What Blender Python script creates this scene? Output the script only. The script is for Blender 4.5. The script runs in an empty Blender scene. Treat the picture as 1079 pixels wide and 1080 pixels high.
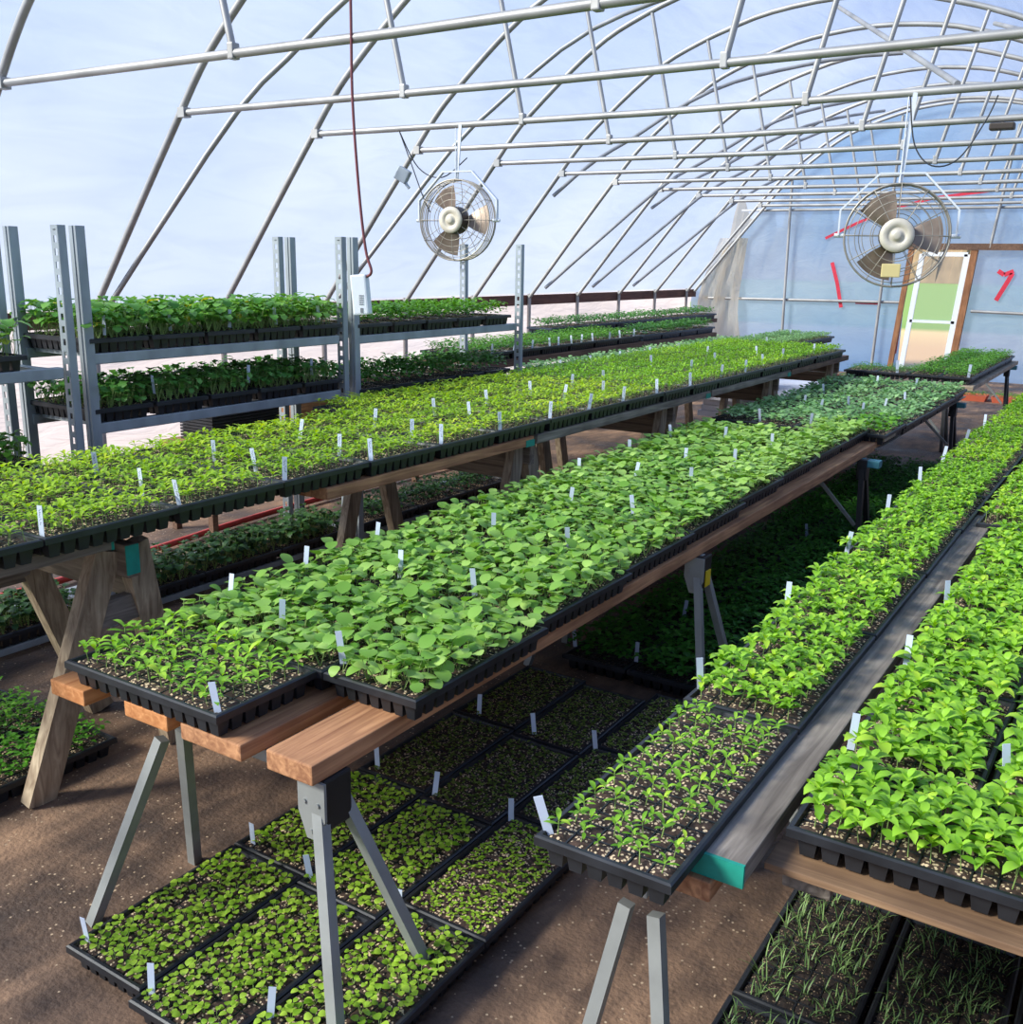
import bpy, bmesh, math, random
from mathutils import Vector, Matrix
random.seed(7)
SC = bpy.context.scene
COL = SC.collection
PI = math.pi
H = 1.58

# ------------------------------------------------------------------ materials
def new_mat(name):
    m = bpy.data.materials.new(name); m.use_nodes = True
    nt = m.node_tree; nt.nodes.clear()
    out = nt.nodes.new('ShaderNodeOutputMaterial')
    return m, nt, out
def N(nt, typ, **kw):
    n = nt.nodes.new(typ)
    for k, v in kw.items():
        if k.startswith('i_'):
            n.inputs[k[2:].replace('_', ' ')].default_value = v
        else:
            setattr(n, k, v)
    return n
def rgba(c): return (c[0], c[1], c[2], 1)
def lin(c):
    return tuple(((v/255)/12.92 if v/255 <= .04045 else ((v/255+.055)/1.055)**2.4) for v in c)
def ramp(nt, stops, interp='LINEAR'):
    r = nt.nodes.new('ShaderNodeValToRGB'); r.color_ramp.interpolation = interp
    el = r.color_ramp.elements
    while len(el) > 1: el.remove(el[-1])
    el[0].position = stops[0][0]; el[0].color = rgba(stops[0][1])
    for p, c in stops[1:]:
        e = el.new(p); e.color = rgba(c)
    return r
def coords(nt, scale=(1, 1, 1), world=False):
    if world:
        g = nt.nodes.new('ShaderNodeNewGeometry'); src = g.outputs['Position']
    else:
        g = nt.nodes.new('ShaderNodeTexCoord'); src = g.outputs['Object']
    mp = nt.nodes.new('ShaderNodeMapping'); mp.inputs['Scale'].default_value = scale
    nt.links.new(src, mp.inputs['Vector'])
    return mp.outputs['Vector']
def simple(name, c, rough=.6, metal=0.0, noise=.0, nscale=20, bump=0, world=True, stretch=(1, 1, 1)):
    m, nt, out = new_mat(name)
    b = N(nt, 'ShaderNodeBsdfPrincipled'); b.inputs['Roughness'].default_value = rough
    b.inputs['Metallic'].default_value = metal
    c = lin(c)
    if noise > 0 or bump > 0:
        v = coords(nt, stretch, world)
        n = N(nt, 'ShaderNodeTexNoise', i_Scale=nscale, i_Detail=5.0); nt.links.new(v, n.inputs['Vector'])
        r = ramp(nt, [(.3, tuple(x*(1-noise) for x in c)), (.7, tuple(min(1, x*(1+noise)) for x in c))])
        nt.links.new(n.outputs['Fac'], r.inputs['Fac']); nt.links.new(r.outputs['Color'], b.inputs['Base Color'])
        if bump > 0:
            bp = N(nt, 'ShaderNodeBump', i_Strength=bump, i_Distance=.01)
            nt.links.new(n.outputs['Fac'], bp.inputs['Height']); nt.links.new(bp.outputs['Normal'], b.inputs['Normal'])
    else:
        b.inputs['Base Color'].default_value = rgba(c)
    nt.links.new(b.outputs['BSDF'], out.inputs['Surface'])
    return m
def wood(name, c1, c2, axis='Y', rough=.75):
    m, nt, out = new_mat(name)
    b = N(nt, 'ShaderNodeBsdfPrincipled', i_Roughness=rough)
    st = {'Y': (26, 1.6, 26), 'X': (1.6, 26, 26), 'Z': (26, 26, 1.6)}[axis]
    v = coords(nt, st)
    n = N(nt, 'ShaderNodeTexNoise', i_Scale=1.6, i_Detail=8.0, i_Distortion=1.3); nt.links.new(v, n.inputs['Vector'])
    r = ramp(nt, [(.3, lin(c1)), (.52, tuple((a+b_)/2 for a, b_ in zip(lin(c1), lin(c2)))), (.7, lin(c2))])
    nt.links.new(n.outputs['Fac'], r.inputs['Fac'])
    v2 = coords(nt, (3, 3, 3)); n2 = N(nt, 'ShaderNodeTexNoise', i_Scale=1.5, i_Detail=4.0); nt.links.new(v2, n2.inputs['Vector'])
    mx = N(nt, 'ShaderNodeMix', data_type='RGBA', blend_type='MULTIPLY'); mx.inputs[0].default_value = .6
    r2 = ramp(nt, [(.35, (.5, .47, .45)), (.6, (1, 1, 1))]); nt.links.new(n2.outputs['Fac'], r2.inputs['Fac'])
    nt.links.new(r.outputs['Color'], mx.inputs[6]); nt.links.new(r2.outputs['Color'], mx.inputs[7])
    nt.links.new(mx.outputs[2], b.inputs['Base Color'])
    bp = N(nt, 'ShaderNodeBump', i_Strength=.35, i_Distance=.004)
    nt.links.new(n.outputs['Fac'], bp.inputs['Height']); nt.links.new(bp.outputs['Normal'], b.inputs['Normal'])
    nt.links.new(b.outputs['BSDF'], out.inputs['Surface'])
    return m
def leaf_mat(name, dark, light, transl=.25, rough=.45, hue2=None):
    m, nt, out = new_mat(name)
    at = N(nt, 'ShaderNodeAttribute', attribute_name='tint')
    oi = N(nt, 'ShaderNodeObjectInfo')
    ad = N(nt, 'ShaderNodeMath', operation='MULTIPLY_ADD'); ad.inputs[1].default_value = .35; 
    nt.links.new(oi.outputs['Random'], ad.inputs[0]); nt.links.new(at.outputs['Fac'], ad.inputs[2])
    sb = N(nt, 'ShaderNodeMath', operation='SUBTRACT'); sb.inputs[1].default_value = .17
    nt.links.new(ad.outputs[0], sb.inputs[0])
    d, l = lin(dark), lin(light)
    stops = [(0.0, d), (.55, tuple((a+b)/2 for a, b in zip(d, l))), (.9, l)]
    if hue2: stops.append((1.0, lin(hue2)))
    r = ramp(nt, stops); nt.links.new(sb.outputs[0], r.inputs['Fac'])
    b = N(nt, 'ShaderNodeBsdfPrincipled', i_Roughness=rough)
    b.inputs['Specular IOR Level'].default_value = .3
    t = N(nt, 'ShaderNodeBsdfTranslucent')
    hs = N(nt, 'ShaderNodeHueSaturation', i_Value=1.5, i_Saturation=1.1, i_Hue=.49)
    nt.links.new(r.outputs['Color'], hs.inputs['Color']); nt.links.new(hs.outputs['Color'], t.inputs['Color'])
    nt.links.new(r.outputs['Color'], b.inputs['Base Color'])
    mx = N(nt, 'ShaderNodeMixShader'); mx.inputs[0].default_value = transl
    nt.links.new(b.outputs['BSDF'], mx.inputs[1]); nt.links.new(t.outputs['BSDF'], mx.inputs[2])
    nt.links.new(mx.outputs[0], out.inputs['Surface'])
    return m
def soil_mat(name, base=(62, 45, 36), speck=(214, 188, 152), amount=.42, scale=135):
    m, nt, out = new_mat(name)
    v = coords(nt, (1, 1, 1), True)
    n = N(nt, 'ShaderNodeTexNoise', i_Scale=90.0, i_Detail=4.0); nt.links.new(v, n.inputs['Vector'])
    r = ramp(nt, [(.35, tuple(x*.45 for x in lin(base))), (.65, tuple(x*1.7 for x in lin(base)))]); nt.links.new(n.outputs['Fac'], r.inputs['Fac'])
    vo = N(nt, 'ShaderNodeTexVoronoi', i_Scale=float(scale)); nt.links.new(v, vo.inputs['Vector'])
    lt = N(nt, 'ShaderNodeMath', operation='LESS_THAN'); lt.inputs[1].default_value = amount
    nt.links.new(vo.outputs['Distance'], lt.inputs[0])
    sep = N(nt, 'ShaderNodeSeparateColor'); nt.links.new(vo.outputs['Color'], sep.inputs[0])
    gt = N(nt, 'ShaderNodeMath', operation='GREATER_THAN'); gt.inputs[1].default_value = .45; nt.links.new(sep.outputs[0], gt.inputs[0])
    mu = N(nt, 'ShaderNodeMath', operation='MULTIPLY'); nt.links.new(lt.outputs[0], mu.inputs[0]); nt.links.new(gt.outputs[0], mu.inputs[1])
    mx = N(nt, 'ShaderNodeMix', data_type='RGBA'); nt.links.new(mu.outputs[0], mx.inputs[0])
    nt.links.new(r.outputs['Color'], mx.inputs[6]); mx.inputs[7].default_value = rgba(lin(speck))
    b = N(nt, 'ShaderNodeBsdfPrincipled', i_Roughness=.9)
    nt.links.new(mx.outputs[2], b.inputs['Base Color'])
    bp = N(nt, 'ShaderNodeBump', i_Strength=.8, i_Distance=.004); nt.links.new(n.outputs['Fac'], bp.inputs['Height'])
    nt.links.new(bp.outputs['Normal'], b.inputs['Normal'])
    nt.links.new(b.outputs['BSDF'], out.inputs['Surface'])
    return m
def floor_mat():
    m, nt, out = new_mat('floor_dirt_fabric')
    v = coords(nt, (1, 1, 1), True)
    big = N(nt, 'ShaderNodeTexNoise', i_Scale=1.7, i_Detail=6.0, i_Roughness=.6); nt.links.new(v, big.inputs['Vector'])
    st = coords(nt, (9, 2.2, 1), True)
    mid = N(nt, 'ShaderNodeTexNoise', i_Scale=1.3, i_Detail=7.0, i_Distortion=.8); nt.links.new(st, mid.inputs['Vector'])
    r1 = ramp(nt, [(.34, lin((62, 54, 50))), (.47, lin((104, 82, 66))), (.62, lin((158, 124, 96)))]); nt.links.new(big.outputs['Fac'], r1.inputs['Fac'])
    r2 = ramp(nt, [(.35, (.42, .42, .45)), (.62, (1.0, 1.0, 1.0))]); nt.links.new(mid.outputs['Fac'], r2.inputs['Fac'])
    mx = N(nt, 'ShaderNodeMix', data_type='RGBA', blend_type='MULTIPLY'); mx.inputs[0].default_value = .85
    nt.links.new(r1.outputs['Color'], mx.inputs[6]); nt.links.new(r2.outputs['Color'], mx.inputs[7])
    vo = N(nt, 'ShaderNodeTexVoronoi', i_Scale=85.0); nt.links.new(v, vo.inputs['Vector'])
    lt = N(nt, 'ShaderNodeMath', operation='LESS_THAN'); lt.inputs[1].default_value = .27; nt.links.new(vo.outputs['Distance'], lt.inputs[0])
    sep = N(nt, 'ShaderNodeSeparateColor'); nt.links.new(vo.outputs['Color'], sep.inputs[0])
    gn = N(nt, 'ShaderNodeTexNoise', i_Scale=3.1, i_Detail=3.0); nt.links.new(v, gn.inputs['Vector'])
    ad = N(nt, 'ShaderNodeMath', operation='ADD'); nt.links.new(sep.outputs[0], ad.inputs[0]); nt.links.new(gn.outputs['Fac'], ad.inputs[1])
    gt = N(nt, 'ShaderNodeMath', operation='GREATER_THAN'); gt.inputs[1].default_value = 1.38; nt.links.new(ad.outputs[0], gt.inputs[0])
    mu = N(nt, 'ShaderNodeMath', operation='MULTIPLY'); nt.links.new(lt.outputs[0], mu.inputs[0]); nt.links.new(gt.outputs[0], mu.inputs[1])
    m2 = N(nt, 'ShaderNodeMix', data_type='RGBA'); nt.links.new(mu.outputs[0], m2.inputs[0])
    nt.links.new(mx.outputs[2], m2.inputs[6]); m2.inputs[7].default_value = rgba(lin((190, 165, 135)))
    b = N(nt, 'ShaderNodeBsdfPrincipled'); nt.links.new(m2.outputs[2], b.inputs['Base Color'])
    rr = N(nt, 'ShaderNodeMapRange'); rr.inputs[1].default_value = .35; rr.inputs[2].default_value = .6; rr.inputs[3].default_value = .5; rr.inputs[4].default_value = .9
    nt.links.new(big.outputs['Fac'], rr.inputs[0]); nt.links.new(rr.outputs[0], b.inputs['Roughness'])
    fine = N(nt, 'ShaderNodeTexNoise', i_Scale=70.0, i_Detail=4.0); nt.links.new(v, fine.inputs['Vector'])
    bp = N(nt, 'ShaderNodeBump', i_Strength=.5, i_Distance=.01); nt.links.new(fine.outputs['Fac'], bp.inputs['Height'])
    nt.links.new(bp.outputs['Normal'], b.inputs['Normal'])
    nt.links.new(b.outputs['BSDF'], out.inputs['Surface'])
    return m
def film_mat(name, tint1, tint2, clear=.35, wr=(2.0, .35, 1.0), scale=3.0, bump=.25):
    m, nt, out = new_mat(name)
    v = coords(nt, wr, True)
    n = N(nt, 'ShaderNodeTexNoise', i_Scale=scale, i_Detail=6.0, i_Distortion=.9, i_Roughness=.55); nt.links.new(v, n.inputs['Vector'])
    v0 = coords(nt, (1, 1, 1), True)
    big = N(nt, 'ShaderNodeTexNoise', i_Scale=.45, i_Detail=2.0); nt.links.new(v0, big.inputs['Vector'])
    r = ramp(nt, [(.35, lin(tint1)), (.62, lin(tint2))]); nt.links.new(big.outputs['Fac'], r.inputs['Fac'])
    r3 = ramp(nt, [(.3, (.91, .92, .945)), (.6, (1, 1, 1))]); nt.links.new(n.outputs['Fac'], r3.inputs['Fac'])
    mc = N(nt, 'ShaderNodeMix', data_type='RGBA', blend_type='MULTIPLY'); mc.inputs[0].default_value = 1
    nt.links.new(r.outputs['Color'], mc.inputs[6]); nt.links.new(r3.outputs['Color'], mc.inputs[7])
    t = N(nt, 'ShaderNodeBsdfTranslucent'); nt.links.new(mc.outputs[2], t.inputs['Color'])
    tp = N(nt, 'ShaderNodeBsdfTransparent'); nt.links.new(mc.outputs[2], tp.inputs['Color'])
    df = N(nt, 'ShaderNodeBsdfPrincipled', i_Roughness=.35); nt.links.new(mc.outputs[2], df.inputs['Base Color'])
    bp = N(nt, 'ShaderNodeBump', i_Strength=bump, i_Distance=.06); nt.links.new(n.outputs['Fac'], bp.inputs['Height'])
    nt.links.new(bp.outputs['Normal'], t.inputs['Normal']); nt.links.new(bp.outputs['Normal'], df.inputs['Normal'])
    m1 = N(nt, 'ShaderNodeMixShader'); m1.inputs[0].default_value = .22
    nt.links.new(t.outputs[0], m1.inputs[1]); nt.links.new(df.outputs[0], m1.inputs[2])
    m2 = N(nt, 'ShaderNodeMixShader'); m2.inputs[0].default_value = clear
    nt.links.new(m1.outputs[0], m2.inputs[1]); nt.links.new(tp.outputs[0], m2.inputs[2])
    nt.links.new(m2.outputs[0], out.inputs['Surface'])
    return m

M = {}
M['plastic'] = simple('black_tray_plastic', (34, 36, 40), .42, noise=.35, nscale=14, bump=.1)
M['plastic_blue'] = simple('blue_black_tray_plastic', (38, 52, 66), .45, noise=.3, nscale=14)
M['soil'] = soil_mat('potting_soil')
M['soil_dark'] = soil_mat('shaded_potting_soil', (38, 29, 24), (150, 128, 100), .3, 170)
M['floor'] = floor_mat()
M['galv'] = simple('galvanised_steel', (158, 166, 170), .5, .4, .22, 9, stretch=(1, 1, .4))
M['pipe'] = simple('galvanised_pipe', (168, 166, 162), .5, .45, .18, 5)
M['saw_metal'] = simple('grey_painted_steel', (150, 152, 148), .5, .35, .12, 12)
M['saw_black'] = simple('black_plastic', (26, 27, 30), .45, 0, .2, 10)
M['teal'] = simple('teal_paint', (22, 138, 118), .6, 0, .15, 30, .1)
M['teal_blue'] = simple('teal_blue_steel', (70, 130, 140), .5, .1, .12, 20)
M['yellow'] = simple('yellow_sticker', (226, 190, 30), .5)
M['white'] = simple('white_plastic', (226, 230, 234), .5)
M['tag'] = simple('white_tag', (206, 216, 232), .5)
M['tag_dull'] = simple('dull_tag', (150, 160, 178), .5)
M['ink'] = simple('dark_ink', (40, 44, 60), .7)
M['red'] = simple('red_hose', (178, 52, 46), .45, 0, .15, 20)
M['red_tape'] = simple('red_tape', (206, 44, 66), .5, 0, .12, 20)
M['wire'] = simple('beige_wire', (172, 164, 150), .45, .5)
M['fan_blade'] = simple('bronze_blade', (150, 132, 116), .4, .4, .2, 14)
M['fan_motor'] = simple('cream_motor', (214, 204, 184), .5, .1, .1, 20)
M['fan_box'] = simple('yellowed_box', (224, 204, 140), .6)
M['fan_dark'] = simple('dark_metal', (70, 62, 56), .5, .4)
M['cable_red'] = simple('brown_red_cable', (120, 60, 62), .5)
M['cable_black'] = simple('black_cable', (36, 38, 42), .5)
M['slot'] = simple('grille_shadow', (120, 124, 128), .6)
M['brown_board'] = wood('brown_hip_board', (84, 52, 42), (120, 78, 62), 'Y')
M['w_grey'] = wood('weathered_grey_wood', (98, 88, 78), (158, 146, 132), 'Y')
M['w_grey_z'] = wood('weathered_post_wood', (132, 110, 86), (196, 176, 146), 'Z')
M['w_grey_x'] = wood('weathered_rail_wood', (104, 88, 72), (160, 142, 120), 'X')
M['w_brown'] = wood('brown_board_wood', (142, 92, 60), (208, 152, 106), 'Y')
M['w_orange'] = wood('orange_cut_wood', (176, 108, 56), (222, 156, 98), 'Y')
M['w_dark'] = wood('dark_board_wood', (84, 60, 46), (132, 100, 78), 'Y')
M['w_light'] = wood('pale_board_wood', (140, 120, 96), (196, 178, 150), 'X')
M['w_ply'] = wood('plywood', (112, 84, 62), (160, 126, 92), 'X')
M['door_wood'] = wood('door_brown_wood', (130, 84, 52), (172, 120, 80), 'Z')
M['panel_white'] = simple('white_panel', (206, 206, 214), .6, 0, .08, 6)
M['terracotta'] = simple('terracotta_plastic', (196, 96, 66), .6)
M['film'] = film_mat('poly_film', (200, 216, 242), (216, 228, 246), .76)
M['film_end'] = film_mat('poly_film_end', (176, 212, 248), (206, 226, 248), .16, (1.2, 1, 2.2), 2.5, .4)
M['film_side'] = film_mat('dirty_side_film', (176, 170, 176), (198, 194, 202), .12, (1, .5, 3), 3.0, .4)
M['film_old'] = film_mat('old_wrinkled_film', (226, 210, 184), (246, 236, 220), .1, (3, 3, .8), 3.0, .8)

# leaves: dark, light
M['leaf_lime'] = leaf_mat('lime_pepper_leaf', (96, 148, 20), (180, 212, 58), .3, hue2=(200, 214, 60))
M['leaf_pepper'] = leaf_mat('pepper_leaf', (84, 144, 30), (158, 204, 64), .28, hue2=(176, 208, 64))
M['leaf_cabbage'] = leaf_mat('cabbage_leaf', (98, 150, 48), (176, 210, 108), .28, .5)
M['leaf_blue'] = leaf_mat('blue_green_leaf', (84, 138, 70), (158, 196, 130), .25, .5)
M['leaf_mid'] = leaf_mat('mid_green_leaf', (62, 122, 30), (122, 176, 58), .25)
M['leaf_dark'] = leaf_mat('dark_green_leaf', (50, 106, 40), (110, 164, 76), .25)
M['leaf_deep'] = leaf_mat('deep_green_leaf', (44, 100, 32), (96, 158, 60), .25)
M['leaf_lettuce'] = leaf_mat('bright_small_leaf', (104, 150, 30), (176, 210, 74), .3)
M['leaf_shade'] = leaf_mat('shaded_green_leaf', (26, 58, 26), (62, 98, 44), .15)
M['leaf_tiny'] = leaf_mat('tiny_olive_leaf', (76, 96, 34), (146, 168, 70), .2)
M['leaf_grass'] = leaf_mat('fine_blade_leaf', (70, 104, 56), (142, 172, 104), .2)
M['leaf_radish'] = leaf_mat('radish_leaf', (70, 132, 46), (142, 190, 88), .28, hue2=(206, 196, 60))
M['stem'] = simple('pale_green_stem', (132, 158, 84), .6)

# ------------------------------------------------------------------ mesh building
class MB:
    def __init__(s): s.v = []; s.f = []; s.mi = []; s.t = []; s.cur = 0; s.tint = .5; s.smooth = []
    def add(s, vs, fs, smooth=False):
        o = len(s.v); s.v += [tuple(p) for p in vs]
        for f in fs:
            s.f.append(tuple(i+o for i in f)); s.mi.append(s.cur); s.t.append(s.tint); s.smooth.append(smooth)
    def box(s, a, b, mat=None):
        x0, y0, z0 = a; x1, y1, z1 = b
        vs = [(x0,y0,z0),(x1,y0,z0),(x1,y1,z0),(x0,y1,z0),(x0,y0,z1),(x1,y0,z1),(x1,y1,z1),(x0,y1,z1)]
        if mat: vs = [tuple(mat @ Vector(p)) for p in vs]
        s.add(vs, [(0,3,2,1),(4,5,6,7),(0,1,5,4),(1,2,6,5),(2,3,7,6),(3,0,4,7)])
    def bevbox(s, a, b, r=.004, mat=None):
        bm = bmesh.new()
        vs = [bm.verts.new((x,y,z)) for x in (a[0],b[0]) for y in (a[1],b[1]) for z in (a[2],b[2])]
        for f in ((0,1,3,2),(4,6,7,5),(0,4,5,1),(2,3,7,6),(0,2,6,4),(1,5,7,3)): bm.faces.new([vs[i] for i in f])
        bmesh.ops.recalc_face_normals(bm, faces=bm.faces)
        bmesh.ops.bevel(bm, geom=list(bm.edges), offset=r, segments=2, affect='EDGES', profile=.6)
        bm.verts.index_update()
        P = [tuple(mat @ v.co) if mat else tuple(v.co) for v in bm.verts]
        s.add(P, [tuple(v.index for v in f.verts) for f in bm.faces]); bm.free()
    def prism(s, p0, p1, w, d, up=(0,0,1), w1=None, d1=None):
        """rectangular bar from p0 to p1, w along 'side', d along 'up-ish'"""
        p0 = Vector(p0); p1 = Vector(p1); ax = (p1-p0).normalized(); u = Vector(up)
        side = ax.cross(u)
        if side.length < 1e-4: side = ax.cross(Vector((1,0,0)))
        side.normalize(); u = side.cross(ax).normalized()
        w1 = w1 or w; d1 = d1 or d
        vs = []
        for p, a, b in ((p0, w, d), (p1, w1, d1)):
            for sx, sy in ((-1,-1),(1,-1),(1,1),(-1,1)): vs.append(tuple(p+side*sx*a/2+u*sy*b/2))
        s.add(vs, [(0,1,2,3),(7,6,5,4),(0,4,5,1),(1,5,6,2),(2,6,7,3),(3,7,4,0)])
    def tube(s, pts, r, n=8, closed=False, caps=True, r_end=None):
        pts = [Vector(p) for p in pts]; k = len(pts); o = len(s.v); vs = []; fs = []
        prev = None
        for i, p in enumerate(pts):
            if closed: t = (pts[(i+1) % k]-pts[i-1])
            else: t = (pts[min(i+1, k-1)]-pts[max(i-1, 0)])
            t.normalize()
            if prev is None:
                a = Vector((0,0,1)) if abs(t.z) < .9 else Vector((1,0,0))
                nrm = t.cross(a).normalized()
            else:
                nrm = (prev - t*prev.dot(t)).normalized()
            prev = nrm; bn = t.cross(nrm)
            rr = r if r_end is None else r+(r_end-r)*i/(k-1)
            for j in range(n):
                a = 2*PI*j/n; vs.append(tuple(p+(nrm*math.cos(a)+bn*math.sin(a))*rr))
        m = k if closed else k-1
        for i in range(m):
            i2 = (i+1) % k
            for j in range(n): fs.append((i*n+j, i*n+(j+1) % n, i2*n+(j+1) % n, i2*n+j))
        s.add(vs, fs, True)
        if caps and not closed:
            s.add(vs[:n], [tuple(range(n))[::-1]]); s.add(vs[-n:], [tuple(range(n))])
    def lathe(s, prof, n=24, mat=None):
        vs = []; fs = []
        for (r, z) in prof:
            for j in range(n):
                a = 2*PI*j/n; p = Vector((r*math.cos(a), r*math.sin(a), z)); vs.append(tuple(mat @ p) if mat else tuple(p))
        for i in range(len(prof)-1):
            for j in range(n): fs.append((i*n+j, i*n+(j+1) % n, (i+1)*n+(j+1) % n, (i+1)*n+j))
        s.add(vs, fs, True)
        s.add(vs[:n], [tuple(range(n))[::-1]]); s.add(vs[-n:], [tuple(range(n))])
    def mesh(s, name, mats, tint=False):
        me = bpy.data.meshes.new(name); me.from_pydata(s.v, [], s.f); 
        for m in (mats if isinstance(mats, (list, tuple)) else [mats]): me.materials.append(m)
        me.polygons.foreach_set('material_index', s.mi); me.polygons.foreach_set('use_smooth', s.smooth)
        if tint:
            at = me.attributes.new('tint', 'FLOAT', 'FACE'); at.data.foreach_set('value', s.t)
        me.update(); return me
def obj(name, me, parent=None, loc=(0,0,0), rot=(0,0,0), sc=None, **props):
    o = bpy.data.objects.new(name, me); COL.objects.link(o)
    if parent: o.parent = parent
    o.location = loc; o.rotation_euler = rot
    if sc: o.scale = sc
    for k, v in props.items(): o[k] = v
    return o
def tag(o, label, cat, group=None):
    o['label'] = label; o['category'] = cat
    if group: o['group'] = group
    return o
def empty(name, loc, label, cat, group=None, rz=0):
    o = bpy.data.objects.new(name, None); COL.objects.link(o); o.location = loc; o.rotation_euler = (0, 0, rz)
    o.empty_display_size = .1
    return tag(o, label, cat, group)
def struct(name, me, parent=None, **k):
    return obj(name, me, parent, kind='structure', **k)
ORD = ['first','second','third','fourth','fifth','sixth','seventh','eighth','ninth','tenth','eleventh','twelfth','thirteenth','fourteenth','fifteenth','sixteenth','seventeenth','eighteenth','nineteenth','twentieth','twenty-first','twenty-second','twenty-third','twenty-fourth','twenty-fifth','twenty-sixth']

# ------------------------------------------------------------------ camera
F, YAW, PITCH, ROLL = 1050, *[math.radians(a) for a in (32.66, 14.13, .95)]
fw = Vector((-math.sin(YAW)*math.cos(PITCH), math.cos(YAW)*math.cos(PITCH), -math.sin(PITCH)))
rt0 = Vector((math.cos(YAW), math.sin(YAW), 0)); up0 = rt0.cross(fw)
rt = rt0*math.cos(ROLL)+up0*math.sin(ROLL); upv = -rt0*math.sin(ROLL)+up0*math.cos(ROLL)
cam = bpy.data.cameras.new('camera'); cam.sensor_fit = 'HORIZONTAL'; cam.sensor_width = 36; cam.lens = F/1079*36
cam.clip_start = .05; cam.clip_end = 500
co = bpy.data.objects.new('camera', cam); COL.objects.link(co)
mw = Matrix((( rt.x, upv.x, -fw.x, 0), (rt.y, upv.y, -fw.y, 0), (rt.z, upv.z, -fw.z, H), (0, 0, 0, 1)))
co.matrix_world = mw
SC.camera = co

# ------------------------------------------------------------------ setting
XC = -2.75
HALF = [(0,3.83),(.6,3.78),(1.0,3.68),(1.3,3.58),(1.62,3.44),(1.95,3.22),(2.35,2.90),(2.55,2.71),(2.78,2.44),(3.15,2.0),(3.5,1.575),(3.85,1.15)]
def cat(pts, sub=4):
    out = []; P = [pts[0]]+pts+[pts[-1]]
    for i in range(1, len(P)-2):
        for k in range(sub):
            t = k/sub
            q = []
            for c in range(2):
                a, b, d, e = P[i-1][c], P[i][c], P[i+1][c], P[i+2][c]
                q.append(.5*((2*b)+(-a+d)*t+(2*a-5*b+4*d-e)*t*t+(-a+3*b-3*d+e)*t**3))
            out.append(tuple(q))
    out.append(pts[-1]); return out
full = [(-a, z) for a, z in HALF[::-1]] + HALF[1:]
ARC = cat(full, 3)                     # left foot -> apex -> right foot
def arc_at(s):                          # 0..1
    i = min(int(s*(len(ARC)-1)), len(ARC)-2); t = s*(len(ARC)-1)-i
    return (ARC[i][0]*(1-t)+ARC[i+1][0]*t, ARC[i][1]*(1-t)+ARC[i+1][1]*t)
YE, YF = 15.9, -3.4
KE = YE/15.2
def SX(x): return x*KE
def SZ(z): return 1.58+(z-1.58)*KE
IX = [3.36+1.21*i for i in range(11)]

m = MB(); m.add([(-7,-4.5,0),(1.6,-4.5,0),(1.6,YE+.3,0),(-7,YE+.3,0)], [(0,1,2,3)]); struct('floor', m.mesh('floor', M['floor']))
# outside field beyond the gable door
g, nt, out = new_mat('outside_field')
vv = coords(nt, (1,1,1), True); sp = N(nt, 'ShaderNodeSeparateXYZ'); nt.links.new(vv, sp.inputs[0])
mr = N(nt, 'ShaderNodeMapRange'); mr.inputs[1].default_value = 22; mr.inputs[2].default_value = 34; nt.links.new(sp.outputs[1], mr.inputs[0])
rr = ramp(nt, [(0, lin((176,150,120))), (.45, lin((190,170,130))), (.6, lin((104,140,66))), (1, lin((112,148,76)))]); nt.links.new(mr.outputs[0], rr.inputs['Fac'])
bb = N(nt, 'ShaderNodeBsdfPrincipled', i_Roughness=.9); nt.links.new(rr.outputs['Color'], bb.inputs['Base Color']); nt.links.new(bb.outputs[0], out.inputs['Surface'])
m = MB(); m.add([(-9,YE+.3,-.01),(1.6,YE+.3,-.01),(-9,120,-.01),(-44,120,-.01)], [(0,1,2,3)]); struct('ground', m.mesh('ground', g))
m = MB()
random.seed(3)
pr = []
for i in range(60):
    x = -46+40*i/59; pr.append((x, 7+2.0*math.sin(i*1.3)+random.random()*2.5))
for i in range(59):
    m.add([(pr[i][0],118,0),(pr[i+1][0],118,0),(pr[i+1][0],121,pr[i+1][1]),(pr[i][0],121,pr[i][1])], [(0,1,2,3)])
o = struct('hill', m.mesh('hill', simple('far_trees', (112,100,84), .9, 0, .3, .5)))

# roof film
def film_strip(prof, y0, y1, ny):
    m = MB(); k = len(prof)
    vs = [(x, y0+(y1-y0)*j/ny, z) for j in range(ny+1) for (x, z) in prof]
    fs = [(j*k+i, j*k+i+1, (j+1)*k+i+1, (j+1)*k+i) for j in range(ny) for i in range(k-1)]
    m.add(vs, fs, True); return m
off = [(XC+a*1.012+(.0), z+.035) for a, z in ARC]
struct('ceiling', film_strip(off, YF, YE, 30).mesh('roof_film', M['film']))
WLX = XC-3.95; WRX = XC+3.95
def side_film(x):
    m = MB(); vs = []; nz, ny = 10, 120
    for j in range(ny+1):
        y = YF+(YE-YF)*j/ny
        for i in range(nz+1):
            z = 1.2*i/nz
            vs.append((x+.015*math.sin(y*5+z*2)+.012*math.sin(z*14+y*.7), y, z))
    fs = [(j*(nz+1)+i, j*(nz+1)+i+1, (j+1)*(nz+1)+i+1, (j+1)*(nz+1)+i) for j in range(ny) for i in range(nz)]
    m.add(vs, fs, True); return m
struct('wall_left', side_film(WLX).mesh('side_film', M['film_side']))
struct('wall_right', side_film(WRX).mesh('side_film_r', M['film_side']))
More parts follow.
